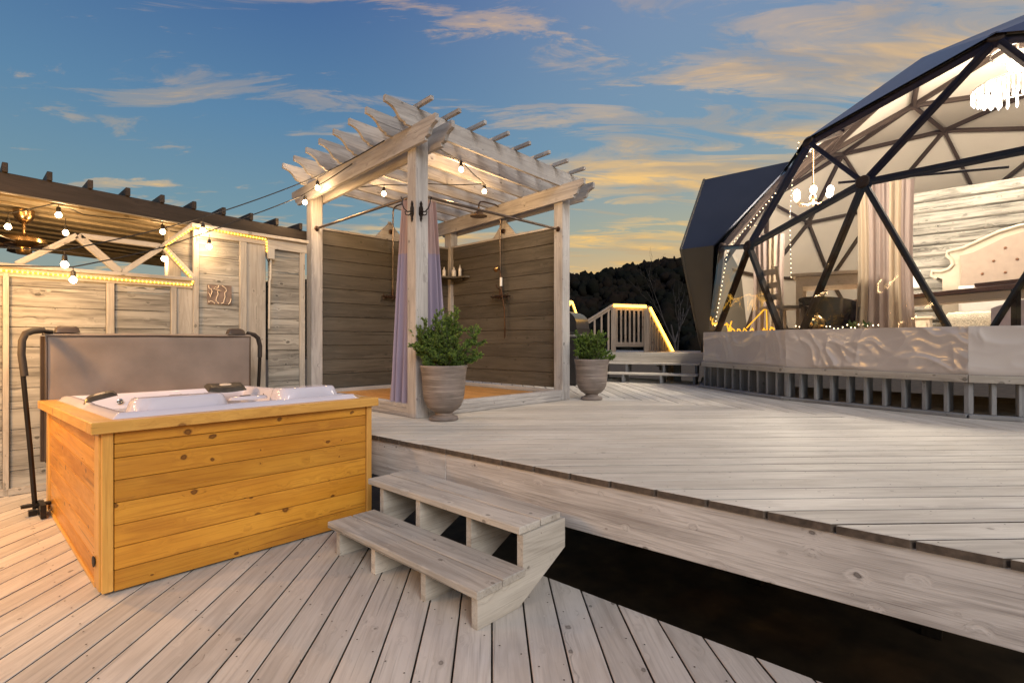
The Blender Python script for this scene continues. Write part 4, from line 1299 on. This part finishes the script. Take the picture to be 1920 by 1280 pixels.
gr = thing("barbecue_grill", "dark lidded barbecue grill behind the urn right of the shower", "grill", (7.6, 5.75, UD))
GM = Matrix.Translation((7.55, 5.62, UD)) @ Matrix.Rotation(R(200), 4, "Z")
def lid(a, b):
    th = math.pi * b
    return ((a - .5) * .86, -.27 * math.cos(th), .98 + .30 * math.sin(th) ** .7)
MB().grid(lid, 10, 16).build("lid", "grill_metal", gr, GM)
for s in (-.43, .43):
    MB().add([(s, -.27 * math.cos(math.pi * k / 12), .98 + .30 * math.sin(math.pi * k / 12) ** .7) for k in range(13)], [tuple(range(13))]).build("lid_end", "grill_black", gr, GM)
MB().tube([(-.32, -.33, 1.13), (.32, -.33, 1.13)], .016, 8).box((-.30, -.30, 1.13), (.03, .06, .03)).box((.30, -.30, 1.13), (.03, .06, .03)).build("lid_handle", "chrome", gr, GM)
MB().box((0, 0, .93), (.88, .56, .10)).build("firebox", "grill_black", gr, GM)
MB().box((0, -.29, .86), (.88, .03, .10)).build("control_strip", "grill_metal", gr, GM)
for k in range(4):
    MB().lathe([(.026, 0), (.022, .03)], n=14).build("burner_knob", "grill_black", gr, GM @ frame((-.3 + .2 * k, -.305, .86), (0, 0, 1), (0, -1, 0)))
MB().box((0, 0, .43), (.84, .52, .80)).build("cabinet", "grill_black", gr, GM)
for s in (-1, 1):
    MB().box((s * .60, 0, .90), (.30, .48, .03)).build("side_shelf", "grill_metal", gr, GM)
    MB().box((s * .38, 0, .03), (.06, .5, .05)).build("caster_bar", "grill_black", gr, GM)

# ================================================================== geodesic dome
C = Vector((11.4, -.14, 2.08)); RD = 4.55; ROT = .97567
FZ = 1.10                                          # dome floor
ico = [Vector((0, 0, 1))]
q5 = 5 ** .5
for k in range(5):
    ico.append(Vector((2 / q5 * math.cos(R(72 * k)), 2 / q5 * math.sin(R(72 * k)), 1 / q5)))
for k in range(5):
    ico.append(Vector((2 / q5 * math.cos(R(72 * k + 36)), 2 / q5 * math.sin(R(72 * k + 36)), -1 / q5)))
ico.append(Vector((0, 0, -1)))
tri = [(a, b, c) for a in range(12) for b in range(a + 1, 12) for c in range(b + 1, 12) if all((ico[i] - ico[j]).length < 1.2 for i, j in ((a, b), (b, c), (a, c)))]
unit, lut, faces = [], {}, []
def vid(p):
    p = p.normalized()
    key = tuple(round(x, 3) + 0.0 for x in p)
    if key not in lut:
        lut[key] = len(unit); unit.append(p)
    return lut[key]
for a, b, c in tri:
    g_ = {}
    for i in range(4):
        for j in range(4 - i):
            g_[(i, j)] = vid(ico[a] * i + ico[b] * j + ico[c] * (3 - i - j))
    for i in range(3):
        for j in range(3 - i):
            faces.append((g_[(i, j)], g_[(i + 1, j)], g_[(i, j + 1)]))
            if i + j < 2:
                faces.append((g_[(i + 1, j)], g_[(i + 1, j + 1)], g_[(i, j + 1)]))
faces = [f for f in faces if all(unit[i].z > -.25 for i in f)]
rotm = Matrix.Rotation(ROT, 3, "Z")
node = {}
for f in faces:
    for i in f:
        u_ = rotm @ unit[i]
        if unit[i].z < -.05:
            r_ = math.hypot(u_.x, u_.y)
            node[i] = Vector((C.x + u_.x / r_ * 4.47, C.y + u_.y / r_ * 4.47, FZ + .02))
        else:
            node[i] = C + u_ * RD
# this dome was put up by eye: the nodes one can see sit a little off the ideal net, and its crown is flattened
orig = dict(node)
for src, tgt in (((9.43, 3.89, 2.86), (8.75, 3.35, 2.90)), ((7.98, 2.76, 2.86), (7.829, 2.608, 2.712)), ((7.11, 1.10, 2.93), (7.167, 1.122, 3.171)),
                 ((8.01, 1.79, 4.42), (7.755, 1.818, 3.974)), ((7.50, .03, 4.42), (7.584, .006, 4.554)), ((8.66, 3.39, FZ), (8.45, 3.45, FZ + .02)),
                 ((7.44, 1.96, FZ), (7.40, 1.95, FZ + .02)), ((6.93, .20, FZ), (6.90, .20, FZ + .02)), ((8.90, 3.07, 4.12), (9.75, 2.60, 4.25)), ((6.96, -.77, 2.86), (6.98, -.77, 3.19)),
                 ((9.48, 2.33, 5.39), (10.1, 1.9, 4.82)), ((8.75, .63, 5.70), (9.3, .75, 5.24)), ((10.44, 1.09, 6.35), (10.6, .9, 5.75)),
                 ((9.93, -.67, 6.35), (9.93, -.67, 5.75)), ((8.46, -1.2, 5.39), (8.46, -1.2, 5.10)), ((11.4, -.14, 6.63), (11.4, -.14, 6.0)),
                 ((11.31, 2.62, 5.70), (11.4, 2.4, 4.9)), ((12.28, 1.15, 6.35), (12.28, 1.15, 5.75)), ((10.36, 3.62, 4.42), (10.6, 3.1, 4.15)),
                 ((12.9, -.57, 6.35), (12.9, -.57, 5.75)), ((11.45, -1.7, 6.35), (11.45, -1.7, 5.75)), ((9.85, -2.43, 5.70), (9.85, -2.43, 5.3))):
    i = min(orig, key=lambda k: (orig[k] - Vector(src)).length)
    node[i] = Vector(tgt)
base = sorted((i for i in node if unit[i].z < -.05), key=lambda i: math.atan2(node[i].y - C.y, node[i].x - C.x) % 6.2832)
def az(p): return math.degrees(math.atan2(p.y - C.y, p.x - C.x)) % 360
def push(p, d):
    c = Vector((C.x, C.y, min(C.z, p.z)))
    return p + (p - c).normalized() * d

dm = thing("geodesic_dome", "large geodesic dome tent with dark timber struts and clear front panels", "dome", (C.x, C.y, FZ))
edges = set()
for f in faces:
    for a, b in ((f[0], f[1]), (f[1], f[2]), (f[2], f[0])):
        edges.add((min(a, b), max(a, b)))
for a, b in sorted(edges):
    p, q = node[a], node[b]
    if unit[a].z < -.05 and unit[b].z < -.05:
        continue
    d = (q - p).normalized()
    out = ((p + q) / 2 - C)
    board("strut", p + d * .03, q - d * .03, .058, .085, "frame_wood", dm, out, .006)
for i, p in node.items():
    if unit[i].z > -.05:
        MB().lathe([(.075, -.045), (.085, -.03), (.085, .03), (.07, .05)], n=12).build("hub", "frame_wood", dm, frame(p, (p - C).cross(Vector((0, 0, 1))) if (p - C).cross(Vector((0, 0, 1))).length > .1 else (1, 0, 0), p - C))
for f in faces:
    vs = [node[i] for i in f]
    ctr = sum(vs, Vector()) / 3
    if (vs[1] - vs[0]).cross(vs[2] - vs[0]).dot(ctr - C) < 0:
        vs = vs[::-1]
    a_ = az(ctr)
    top = max(v.z for v in vs)
    glazed = 108 < a_ < 256 and top < 4.65 and ctr.z < 4.05
    o3 = [push(v, .052) for v in vs]
    if glazed:
        n_ = 6
        pts, idx = [], {}
        for i in range(n_ + 1):
            for j in range(n_ + 1 - i):
                k = n_ - i - j
                p = (o3[0] * i + o3[1] * j + o3[2] * k) / n_
                w = 27 * i * j * k / n_ ** 3
                idx[(i, j)] = len(pts)
                pts.append(p - (ctr - C).normalized() * .02 * w)
        fs = []
        for i in range(n_):
            for j in range(n_ - i):
                fs.append((idx[(i, j)], idx[(i + 1, j)], idx[(i, j + 1)]))
                if i + j < n_ - 1:
                    fs.append((idx[(i + 1, j)], idx[(i + 1, j + 1)], idx[(i, j + 1)]))
        MB().add(pts, fs, True).build("clear_panel", "clear_vinyl", dm, sharp=False)
    else:
        o4 = [push(v, .085) for v in vs]
        rp_ = MB().add(o4, [(0, 1, 2)]).build("roof_panel", "canvas_blue_sky_tint" if ctr.z > 2.3 else "canvas_deck_tint", dm)  # sky and deck reflections are in the canvas colours
        MB().add(o3, [(2, 1, 0)]).build("liner", "liner", rp_)
# front skirt of satin vinyl, one length for each side
nb = len(base)
front = []
for k in range(nb):
    a, b = node[base[k]], node[base[(k + 1) % nb]]
    if 104 < az((a + b) / 2) < 262:
        front.append((a, b))
for si, (a, b) in enumerate(front):
    a2, b2 = push(a, .065), push(b, .065)
    d = (b2 - a2); nrm = Vector((-(d.y), d.x, 0)).normalized()
    if nrm.dot(a2 - C) < 0: nrm = -nrm
    # lean follows the dome
    fr = random.Random(40 + si)
    folds = []
    for q in range(int(d.length * 1.5)):
        y0_ = fr.choice((0.0, .0, .35, .6)); ln = fr.uniform(.35, 1.0)
        folds.append((fr.uniform(.02, .98) * d.length, fr.uniform(-.22, .22), fr.uniform(-.12, .12), fr.uniform(.009, .022), fr.uniform(.004, .011) * fr.choice((1, 1, -.6)), y0_, ln))
    def f(x, y, a2=a2, d=d, nrm=nrm, si=si, folds=folds):
        p = a2 + d * x
        w = x * d.length
        z = 1.025 + .475 * y
        s = .010 * mnoise.noise(Vector((w * 1.6 + si * 9, z * 2.4, 2)))
        wx = .35 * mnoise.noise(Vector((w * 1.9 + 4, z * 2.2, si * 3.3)))
        for q, (fx, fz_, amp) in enumerate(((2.4, 2.9, .013), (4.6, 3.6, .007), (3.2, 7.0, .004))):
            n_ = mnoise.noise(Vector((w * fx + wx * 2 + si * 11 + (z - 1) * (1.6 - q), z * fz_ + wx, q * 5.1)))
            s += amp * (1 - min(1, abs(n_) * 1.6)) ** 4 * (.55 + .8 * abs(mnoise.noise(Vector((w * .9 + si * 2, z, 9 + q)))) * 2)
        for x_, sl, cu, wd, hh_, y0_, ln in folds:
            yy = (y - y0_) / ln
            if 0 < yy < 1:
                e = (w - (x_ + sl * yy + cu * yy * yy)) / (wd * (.6 + 1.1 * yy))
                if abs(e) < 3:
                    s += hh_ * math.exp(-e * e) * math.sin(math.pi * yy) ** .6
        edge = sm(0, .08, y)
        rd = Vector((p.x - C.x, p.y - C.y, 0)).normalized()
        return (p.x + rd.x * (s * edge + .012), p.y + rd.y * (s * edge + .012), z)
    MB().grid(f, 190, 34).build("skirt", "skirt", dm, sharp=False)

pf = thing("dome_platform", "round timber platform with open studs carrying the dome", "platform", (C.x, C.y, UD))
rim_pts = [Vector((node[i].x, node[i].y, 0)) for i in base]
MB().prism([(p.x, p.y) for p in rim_pts], .06, FZ - .06).build("floor", "floor_vinyl", pf)
for a, b in front:
    a2, b2 = push(Vector((a.x, a.y, C.z)), .10), push(Vector((b.x, b.y, C.z)), .10)
    d = (b2 - a2); l = d.length; dn = d.normalized()
    nrm = Vector((dn.y, -dn.x, 0))
    if nrm.dot(a2 - C) < 0: nrm = -nrm
    def zz_(p, z): return Vector((p.x, p.y, z))
    board("ledge_board", zz_(a2, .985), zz_(b2, .985), .075, .04, "fence_trim", pf, nrm)
    board("bottom_plate", zz_(a2, UD + .02), zz_(b2, UD + .02), .10, .036, "stud", pf)
    n_ = max(3, int(round(l / .195)))
    for k in range(n_ + 1):
        p = a2 + d * ((k + (.12 if k == 0 else -.12 if k == n_ else 0)) / n_) - nrm * .09
        board("stud", zz_(p, UD + .039), zz_(p, .945), .038, .135, "stud", pf, nrm)

# dark bay on the dome's left flank
by = thing("dome_bay", "dark canvas bay with sky-tinted slope on the left flank of the dome", "bay", (11.4, 4.0, FZ))
prof = [(10.02, 1.12), (9.07, 3.02), (10.10, 4.52), (12.7, 4.52), (13.73, 3.02), (12.78, 1.12)]
V1 = 4.22
def vd(u, z):
    return C.y + math.sqrt(max(.2, RD * RD - (u - C.x) ** 2 - (z - C.z) ** 2)) - .03
for k in range(5):
    (u0, z0), (u1, z1) = prof[k], prof[k + 1]
    q = [(u0, V1, z0), (u1, V1, z1), (u1, min(V1 - .02, (V1 - .4 if u1 > 10.5 else (2.62 if z1 > 4 else vd(u1, z1)))), z1), (u0, min(V1 - .02, (V1 - .4 if u0 > 10.5 else (2.62 if z0 > 4 else vd(u0, z0)))), z0)]
    w = MB().add(q + [Vector(p) + Vector((.03, 0, -.02)) for p in q], [(0, 1, 2, 3), (7, 6, 5, 4), (0, 4, 5, 1), (1, 5, 6, 2), (2, 6, 7, 3), (3, 7, 4, 0)])
    w.build("side_panel", "canvas_deck_tint" if k in (0, 4) else "canvas_charcoal", by)  # lower panels brownish, upper bluish: deck and sky reflection painted in
    MB().tube([(u0, V1, z0), (u1, V1, z1)], .022, 8).build("edge_piping", "canvas_deck_tint", by)
MB().add([(u, V1 + .004, z) for u, z in prof], [tuple(range(6))]).build("end_panel", "canvas_deck_tint", by)

# ------------------------------------------------------------------ inside the dome
lw = thing("log_partition", "whitewashed log partition wall behind the bed in the dome", "partition", (12.0, -.8, FZ))
for k in range(15):
    board("log", (12.0, -3.55, FZ + .1 + k * .196), (12.0, 1.9, FZ + .1 + k * .196), .192, .12, "log_wall", lw, (-1, 0, 0), .03)
board("end_trim", (11.97, 1.93, FZ), (11.97, 1.93, FZ + 2.95), .06, .20, "log_wall", lw, (-1, 0, 0))
bd = thing("bed", "wide bed with cream scrolled headboard and white linen in the dome", "bed", (10.8, -.5, FZ))
BV = -.52
half = [(0, 3.27), (.25, 3.255), (.5, 3.19), (.75, 3.07), (.95, 2.975), (1.15, 2.935), (1.16, 2.865), (1.10, 2.80), (1.08, 2.71), (1.14, 2.63), (1.24, 2.60), (1.36, 2.615), (1.37, 2.54), (1.30, 2.48), (1.22, 2.44), (1.22, 1.12)]
full = [(w, z) for w, z in half] + [(-w, z) for w, z in half[::-1][:-1]]
MB().prism([(x, z) for x, z in full], .10, -.05).build("headboard", "headboard_frame", bd, frame((11.86, BV, 0), (0, 1, 0), (1, 0, 0)))
inn = [(w * .86 - .0, 1.2 + (z - 1.2) * .93) for w, z in half]
inn = [(w, z) for w, z in inn[:6]] + [(.96, 2.55), (.98, 2.4), (.98, 1.3)]
full2 = inn + [(-w, z) for w, z in inn[::-1] if w > 0]
hp_ = MB().prism(full2, .05, -.025).build("headboard_panel", "headboard_fabric", bd, frame((11.79, BV, 0), (0, 1, 0), (1, 0, 0)))
for r_ in range(4):
    for c_ in range(7):
        w = -.84 + .28 * c_ + (.14 if r_ % 2 else 0); z = 2.28 + .2 * r_
        if abs(w) < .9 - max(0, z - 2.6) * .9:
            MB().lathe([(.022, 0), (.018, .012), (.004, .016)], n=10).build("tuft_button", "walnut", hp_, frame((11.765, BV + w, z), (0, 0, 1), (-1, 0, 0)))
half2 = half[:14]
MB().tube([(11.80, BV + w, z - .03) for w, z in half2] , .028, 8).tube([(11.80, BV - w, z - .03) for w, z in half2], .028, 8).build("headboard_moulding", "headboard_frame", bd)
MB().box((10.75, BV, 1.28), (2.1, 2.1, .34)).build("bed_base", "headboard_fabric", bd)
def matt(a, b):
    x, y = 9.70 + 2.08 * a, BV - 1.04 + 2.08 * b
    e = min(a, 1 - a, b, 1 - b)
    return (x, y, 1.46 + .26 * sm(0, .06, e) + .015 * mnoise.noise(Vector((x * 3, y * 3, 0))))
MB().grid(matt, 30, 30).build("mattress", "linen", bd, sharp=False)
def cushion(name, c, s, mat, label, cat, group, yaw=0, tilt=0):
    M = Matrix.Translation(c) @ Matrix.Rotation(yaw, 4, "Z") @ Matrix.Rotation(tilt, 4, "Y")
    def f(sg):
        def g(a, b):
            k = (1 - abs(2 * a - 1) ** 4) * (1 - abs(2 * b - 1) ** 4)
            return (sg * s[0] / 2 * max(0, k) ** .45, (a - .5) * s[1], (b - .5) * s[2])
        return g
    o = MB().grid(f(1), 12, 12).grid(f(-1), 12, 12).build(name, mat, None, M, sharp=False)
    return tag(o, label, cat, group)
cushion("pillow", (11.55, .0, 2.02), (.26, .95, .52), "linen", "white pillow at the left side of the headboard", "pillow", "bed pillows", 0, R(-14))
cushion("pillow", (11.55, -1.05, 2.02), (.26, .95, .52), "linen", "white pillow at the right side of the headboard", "pillow", "bed pillows", 0, R(-14))
fu = MB().grid(lambda a, b: (9.62 + .75 * a, BV + .10 + .98 * b, 1.50 + .26 * sm(0, .12, min(a + .03, 1.06 - b)) + .02 * mnoise.noise(Vector((a * 14, b * 18, 1)))), 30, 34).build("fur_throw", "fur", None, sharp=False)
tag(fu, "cream fur throw over the near corner of the bed", "throw")
be = thing("settee", "grey velvet settee with tufted back at the foot of the bed", "settee", (9.25, -.6, FZ))
MB().box((9.22, -.72, 1.38), (.5, 1.5, .22)).build("seat", "velvet", be)
MB().grid(lambda a, b: (9.46 + .05 * math.sin(math.pi * b), -1.5 + 1.56 * a, 1.4 + .52 * b * (1 - .25 * abs(2 * a - 1) ** 3)), 20, 8).build("backrest", "velvet", be, sharp=False)
MB().tube([(8.98, -1.46, 1.5), (9.0, -.72, 1.51), (8.98, .03, 1.5)], .045, 10).build("front_roll", "velvet", be)
for x in (9.02, 9.42):
    for y in (-1.4, -.04):
        MB().tube([(x, y, FZ), (x, y, 1.28)], .025, 8).build("leg", "walnut", be)
co = thing("console_table", "long walnut console table running along the inside of the clear panels", "table", (8.5, .7, FZ))
ca_, cb_ = Vector((7.68, -.32, 1.93)), Vector((9.26, 1.66, 1.93))
cd_ = (cb_ - ca_).normalized()
board("table_top", ca_, cb_, .34, .05, "walnut", co)
board("apron", ca_ + cd_ * .1 - Vector((0, 0, .075)), cb_ - cd_ * .1 - Vector((0, 0, .075)), .24, .09, "cream_wood", co)
board("riser_shelf", ca_ + cd_ * .02 + Vector((0, 0, .055)), ca_ + cd_ * .55 + Vector((0, 0, .055)), .26, .045, "walnut", co)
for f_ in (.05, .95):
    for s in (-.12, .12):
        p = ca_.lerp(cb_, f_) + cd_.cross(Vector((0, 0, 1))) * s
        board("leg", (p.x, p.y, FZ), (p.x, p.y, 1.9), .06, .06, "iron", co, cd_)
ns = thing("nightstand", "cream nightstand with drawers left of the bed", "nightstand", (11.2, 1.12, FZ))
MB().box((11.2, 1.12, 1.42), (.5, .62, .62)).build("carcass", "cream_wood", ns)
board("top_board", (11.2, .77, 1.745), (11.2, 1.47, 1.745), .55, .035, "cream_wood", ns)
for k in range(2):
    d__ = MB().box((10.94, 1.12, 1.28 + .27 * k), (.02, .54, .24)).build("drawer", "cream_wood", ns)
    MB().lathe([(.012, 0), (.018, .02), (.004, .028)], n=10).build("knob", "brass", d__, frame((10.93, 1.12, 1.28 + .27 * k), (0, 0, 1), (-1, 0, 0)))
tl_ = thing("table_lamp", "table lamp with white glowing shade on the nightstand", "lamp", (11.15, 1.1, 1.763))
MB().lathe([(.09, 0), (.085, .02), (.03, .04), (.045, .16), (.06, .24), (.02, .36), (.012, .42)], (11.15, 1.1, 1.763), 20).build("lamp_base", "porcelain", tl_)
MB().lathe([(.19, .0), (.15, .27)], (11.15, 1.1, 2.28), 28).build("lamp_shade", "shade_glow", tl_)
tb = thing("bar_table", "cream square bar-height dining table at the left of the dome", "table", (8.55, 1.72, FZ))
TM = Matrix.Translation((8.55, 1.72, 0)) @ Matrix.Rotation(R(10), 4, "Z")
def tbx(name, c, s, mat="cream_wood"):
    return MB().box(c, s).build(name, mat, tb, TM)
tbx("table_top", (0, 0, 2.27), (.95, .95, .04)); tbx("apron", (0, 0, 2.18), (.84, .84, .13))
for x in (-.38, .38):
    for y in (-.38, .38):
        tbx("leg", (x, y, 1.61), (.08, .08, 1.02))
tbx("lower_shelf", (0, 0, 1.5), (.74, .74, .03))
def bar_chair(c, yaw, label):
    t = thing("bar_chair", label, "chair", (c[0], c[1], FZ), "ladder-back bar chairs")
    M = Matrix.Translation((c[0], c[1], FZ)) @ Matrix.Rotation(yaw, 4, "Z")
    for y in (-.19, .19):
        MB().tube([(-.2, y, 0), (-.19, y, .7), (-.23, y, 1.05), (-.27, y, 1.27)], .024, 8).build("rear_leg", "cream_wood", t, M)
        MB().tube([(.2, y, 0), (.18, y, .70)], .022, 8).build("front_leg", "cream_wood", t, M)
    MB().box((0, 0, .72), (.44, .44, .045)).build("seat", "cream_wood", t, M)
    for z, x in ((.86, -.21), (1.02, -.228), (1.2, -.258)):
        MB().grid(lambda a, b: (x - .03 * math.sin(math.pi * a), -.19 + .38 * a, z - .04 + .08 * b), 10, 2).grid(lambda a, b: (x - .015 - .03 * math.sin(math.pi * a), -.19 + .38 * a, z - .04 + .08 * b), 10, 2).build("slat", "cream_wood", t, M)
    for z in (.25, .42):
        MB().tube([(.19, -.19, z), (.19, .19, z)], .013, 6).tube([(-.2, -.19, z), (.19, -.19, z)], .013, 6).tube([(-.2, .19, z), (.19, .19, z)], .013, 6).build("stretcher", "cream_wood", t, M)
bar_chair((7.98, 2.2), R(-35), "cream ladder-back bar chair at the left of the bar table")
bar_chair((9.3, 1.35), R(165), "cream ladder-back bar chair behind the bar table")
tch = thing("tub_chair", "black leather tub chair in front of the bar table", "chair", (7.78, 1.62, FZ))
def tubc(a, b):
    th = R(-130) + R(260) * a + R(35)
    r = .30 + .05 * b
    return (7.86 + r * math.cos(th), 1.62 + r * math.sin(th), FZ + .25 + (.62 - .22 * abs(2 * a - 1) ** 2) * b)
MB().grid(tubc, 24, 8).build("shell_back", "leather", tch, sharp=False)
MB().lathe([(.27, .25), (.29, .30), (.28, .42), (.2, .45)], (7.86, 1.62, FZ), 24).build("seat", "leather", tch)
MB().lathe([(.2, 0), (.2, .02), (.04, .04), (.04, .26)], (7.86, 1.62, FZ), 20).build("pedestal", "iron", tch)
pd_ = thing("plant_stand", "dark tray stand just inside the clear panels", "stand", (7.5, 1.45, FZ))
board("tray", (7.78, 2.02, 1.44), (7.28, 1.02, 1.44), .16, .03, "walnut", pd_)
for f_ in (.1, .9):
    p = Vector((7.78, 2.02, 0)).lerp(Vector((7.28, 1.02, 0)), f_)
    board("leg", (p.x, p.y, FZ), (p.x, p.y, 1.425), .05, .05, "walnut", pd_, (1, 0, 0))
gv = MB().lathe([(.05, 0), (.10, .03), (.125, .10), (.115, .17), (.06, .225), (.035, .24), (.045, .265)], n=24).build("gold_vase", "gold", None, Matrix.Translation((7.63, 1.72, 1.456)))
tag(gv, "round gold vase on the tray stand inside the dome", "vase")
for p, lab in (((7.40, 1.27, 1.456), "small leafy potted plant at the middle of the tray stand"), ((7.335, 1.13, 1.456), "small leafy potted plant at the right end of the tray stand")):
    t = thing("potted_plant", lab, "plant", p, "small plants in the dome")
    MB().lathe([(.025, 0), (.035, .05), (.03, .05)], p, 14).build("pot", "porcelain", t)
    lf_ = MB()
    rr = random.Random(int(p[0] * 1000))
    for k in range(26):
        a = rr.uniform(0, 6.28); d = Vector((math.cos(a) * .6, math.sin(a) * .6, rr.uniform(.3, 1.3))).normalized()
        s = d.cross(Vector((0, 0, 1))).normalized() * .012
        q = Vector(p) + Vector((0, 0, .05)) + d * rr.uniform(0, .06)
        lf_.add([q, q + d * .03 + s, q + d * .065, q + d * .03 - s], [(0, 1, 2, 3)])
    lf_.build("leaves", "leaf_small", t)
def drape(name, label, a, b, z0, z1, fold, gather, mats, seed):
    a, b = Vector(a), Vector(b)
    t = thing(name, label, "curtain", (a.x, a.y, z0), "drapes in the dome")
    d = b - a; n = Vector((d.y, -d.x, 0)).normalized()
    K = len(mats)
    for q, mat in enumerate(mats):
        def f(x, y, q=q):
            s = (q + x) / K
            z = z0 + (z1 - z0) * y
            g = 1 - gather * math.sin(math.pi * y) * .5 - gather * y * .5
            o = fold * math.sin(s * 6.283 * 6 + seed) + fold * .4 * math.sin(s * 6.283 * 15 + y * 2)
            p = a + d * (.5 + (s - .5) * g) + n * o
            return (p.x, p.y, z)
        MB().grid(f, 16, 14).build("drape_panel", mat, t, sharp=False)
drape("window_drape", "pale mauve drape hanging beside the bed between the struts", (7.86, 1.36, 0), (8.12, .72, 0), FZ + .02, 3.36, .035, .22, ("drape_lining", "drape", "drape", "drape_lining", "drape"), 1)
drape("window_drape", "pale mauve drape in the left corner of the dome", (8.28, 2.78, 0), (8.62, 2.30, 0), FZ + .02, 2.98, .03, .35, ("drape", "drape", "drape_lining", "drape"), 3)
MB_r = thing("drape_rail", "dark rail carrying the drape beside the bed", "rail", (8.2, .6, 3.38))
MB().tube([(7.8, 1.5, 3.39), (8.45, -.1, 3.39)], .016, 8).build("bar", "frame_wood", MB_r)

def point(name, p, e, c, r, parent):
    ld = bpy.data.lights.new(name, "POINT")
    ld.energy = e; ld.color = c; ld.shadow_soft_size = r
    link(bpy.data.objects.new(name, ld), Matrix.Translation(p), parent)
pc = Vector((10.45, -.22, .02))
pe = thing("crystal_pendant", "round crystal pendant glowing high in the centre of the dome", "chandelier", (10.4, -.05, 4.65))
MB().tube([pc + Vector((.5 * math.cos(R(15 * k)), .5 * math.sin(R(15 * k)), 5.02)) for k in range(24)], .012, 6, cyclic=True).tube([pc + Vector((.3 * math.cos(R(15 * k)), .3 * math.sin(R(15 * k)), 5.5)) for k in range(24)], .012, 6, cyclic=True).tube([pc + Vector((0, 0, 5.5)), pc + Vector((0, 0, 5.95))], .012, 6).build("ring_frame", "chrome", pe)
cr_ = MB()
for ring, (r0, z0, z1) in enumerate(((.5, 4.86, 5.02), (.42, 4.82, 5.06), (.33, 4.80, 5.10), (.24, 4.78, 5.1))):
    n_ = 30 - 5 * ring
    for k in range(n_):
        a = 2 * math.pi * k / n_
        x, y = pc.x + r0 * math.cos(a), pc.y + r0 * math.sin(a)
        cr_.lathe([(.003, z0), (.017, z0 + .03), (.011, (z0 + z1) / 2), (.015, z1 - .03), (.003, z1)], (x, y, pc.z), 5)
cr_.build("crystals", "crystal_glow", pe)["kind"] = "stuff"
MB().lathe([(.02, 5.2), (.10, 5.25), (.12, 5.32), (.10, 5.39), (.02, 5.44)], pc, 18).build("lamp_core", "lamp_glow", pe)
point("lamp", pc + Vector((0, 0, 5.12)), DOME_W, (1.0, .86, .68), .7, pe)
ch = thing("chandelier", "small chandelier with bare bright bulbs left of the bed in the dome", "chandelier", (9.56, 2.19, 3.7))
cc = Vector((9.56, 2.19, 3.62))
MB().tube([cc + Vector((0, 0, 0)), cc + Vector((0, 0, .85))], .009, 6).lathe([(.01, -.05), (.04, 0), (.05, .05), (.02, .12), (.012, .3)], cc, 14).build("stem", "brass", ch)
for k in range(6):
    a = R(60 * k + 14); dv = Vector((math.cos(a), math.sin(a), 0))
    MB().tube([cc, cc + dv * .1 + Vector((0, 0, -.05)), cc + dv * .22 + Vector((0, 0, -.03)), cc + dv * .27 + Vector((0, 0, .05))], .009, 6).build("arm", "brass", ch)
    MB().lathe([(.014, 0), (.045, .04), (.052, .08), (.035, .12), (.004, .14)], cc + dv * .27 + Vector((0, 0, .055)), 12).build("bulb", "lamp_glow", ch)
point("lamp", cc + Vector((0, 0, -.16)), CHAND_W, (1.0, .86, .68), .3, ch)
point("lamp", Vector((11.15, 1.1, 2.62)), 12, (1.0, .82, .62), .08, tl_)

def fairy(name, label, pts, step, mat="fairy", r=.011, cable_c="cable"):
    t = thing(name, label, "fairy lights", pts[0], "fairy lights in the dome")
    MB().tube(pts, .003, 4).build("wire", cable_c, t)
    dots = MB(); acc = 0.0
    pts = [Vector(p) for p in pts]
    for a, b in zip(pts[:-1], pts[1:]):
        l = (b - a).length
        while acc < l:
            p = a + (b - a) * (acc / l)
            dots.lathe([(.001, -r), (r, 0), (.001, r)], p, 6)
            acc += step
        acc -= l
    dots.build("diodes", mat, t)["kind"] = "stuff"
a0_, a1_, t1_, b1_ = Vector((8.75, 3.35, 2.9)), Vector((7.829, 2.608, 2.712)), Vector((7.755, 1.818, 3.974)), Vector((8.45, 3.45, FZ))
def ins(p, d=.10): return p + (C - p).normalized() * d
fairy("fairy_lights", "line of tiny warm lights along the left edge strut of the dome", [ins(b1_ + Vector((0, 0, .5))), ins(a0_), ins(a0_.lerp(t1_, .5)), ins(t1_)], .075, "fairy", .008)
fairy("fairy_lights", "line of tiny warm lights hanging past the chandelier", [(8.75, 2.2, 4.35), (9.0, 2.35, 3.9), (9.05, 2.4, 3.3), (8.9, 2.35, 2.7), (8.75, 2.3, 2.3)], .08, "fairy", .008)
rr = random.Random(8)
fairy("fairy_lights", "tangle of tiny warm lights along the tray stand", [(7.76 - .5 * k / 14 + rr.uniform(-.03, .03), 1.98 - 1.0 * k / 14, 1.49 + .07 * rr.random()) for k in range(15)], .06, "fairy", .008)
pts = []
for k in range(26):
    f_ = k / 25
    p = Vector((8.36, 3.16, 0)).lerp(Vector((7.62, 2.16, 0)), f_)
    pts.append((p.x + rr.uniform(-.02, .02), p.y, 1.46 + .09 * rr.random() * (k % 3 > 0) + .15 * max(0, 1 - f_ * 6)))
t = thing("rope_light", "amber rope light heaped in the left corner of the dome", "rope light", (8.3, 3.0, 1.4))
MB().tube(pts, .010, 6).tube([(8.28, 3.06, 1.5), (8.33, 3.12, 1.64), (8.36, 3.06, 1.58), (8.30, 3.10, 1.45), (8.22, 3.0, 1.66)], .010, 6).tube([(8.05, 2.72, 1.55), (7.86, 2.42, 1.80), (7.84, 2.38, 1.80), (7.80, 2.36, 1.5)], .008, 6).build("rope", "led_rope", t)
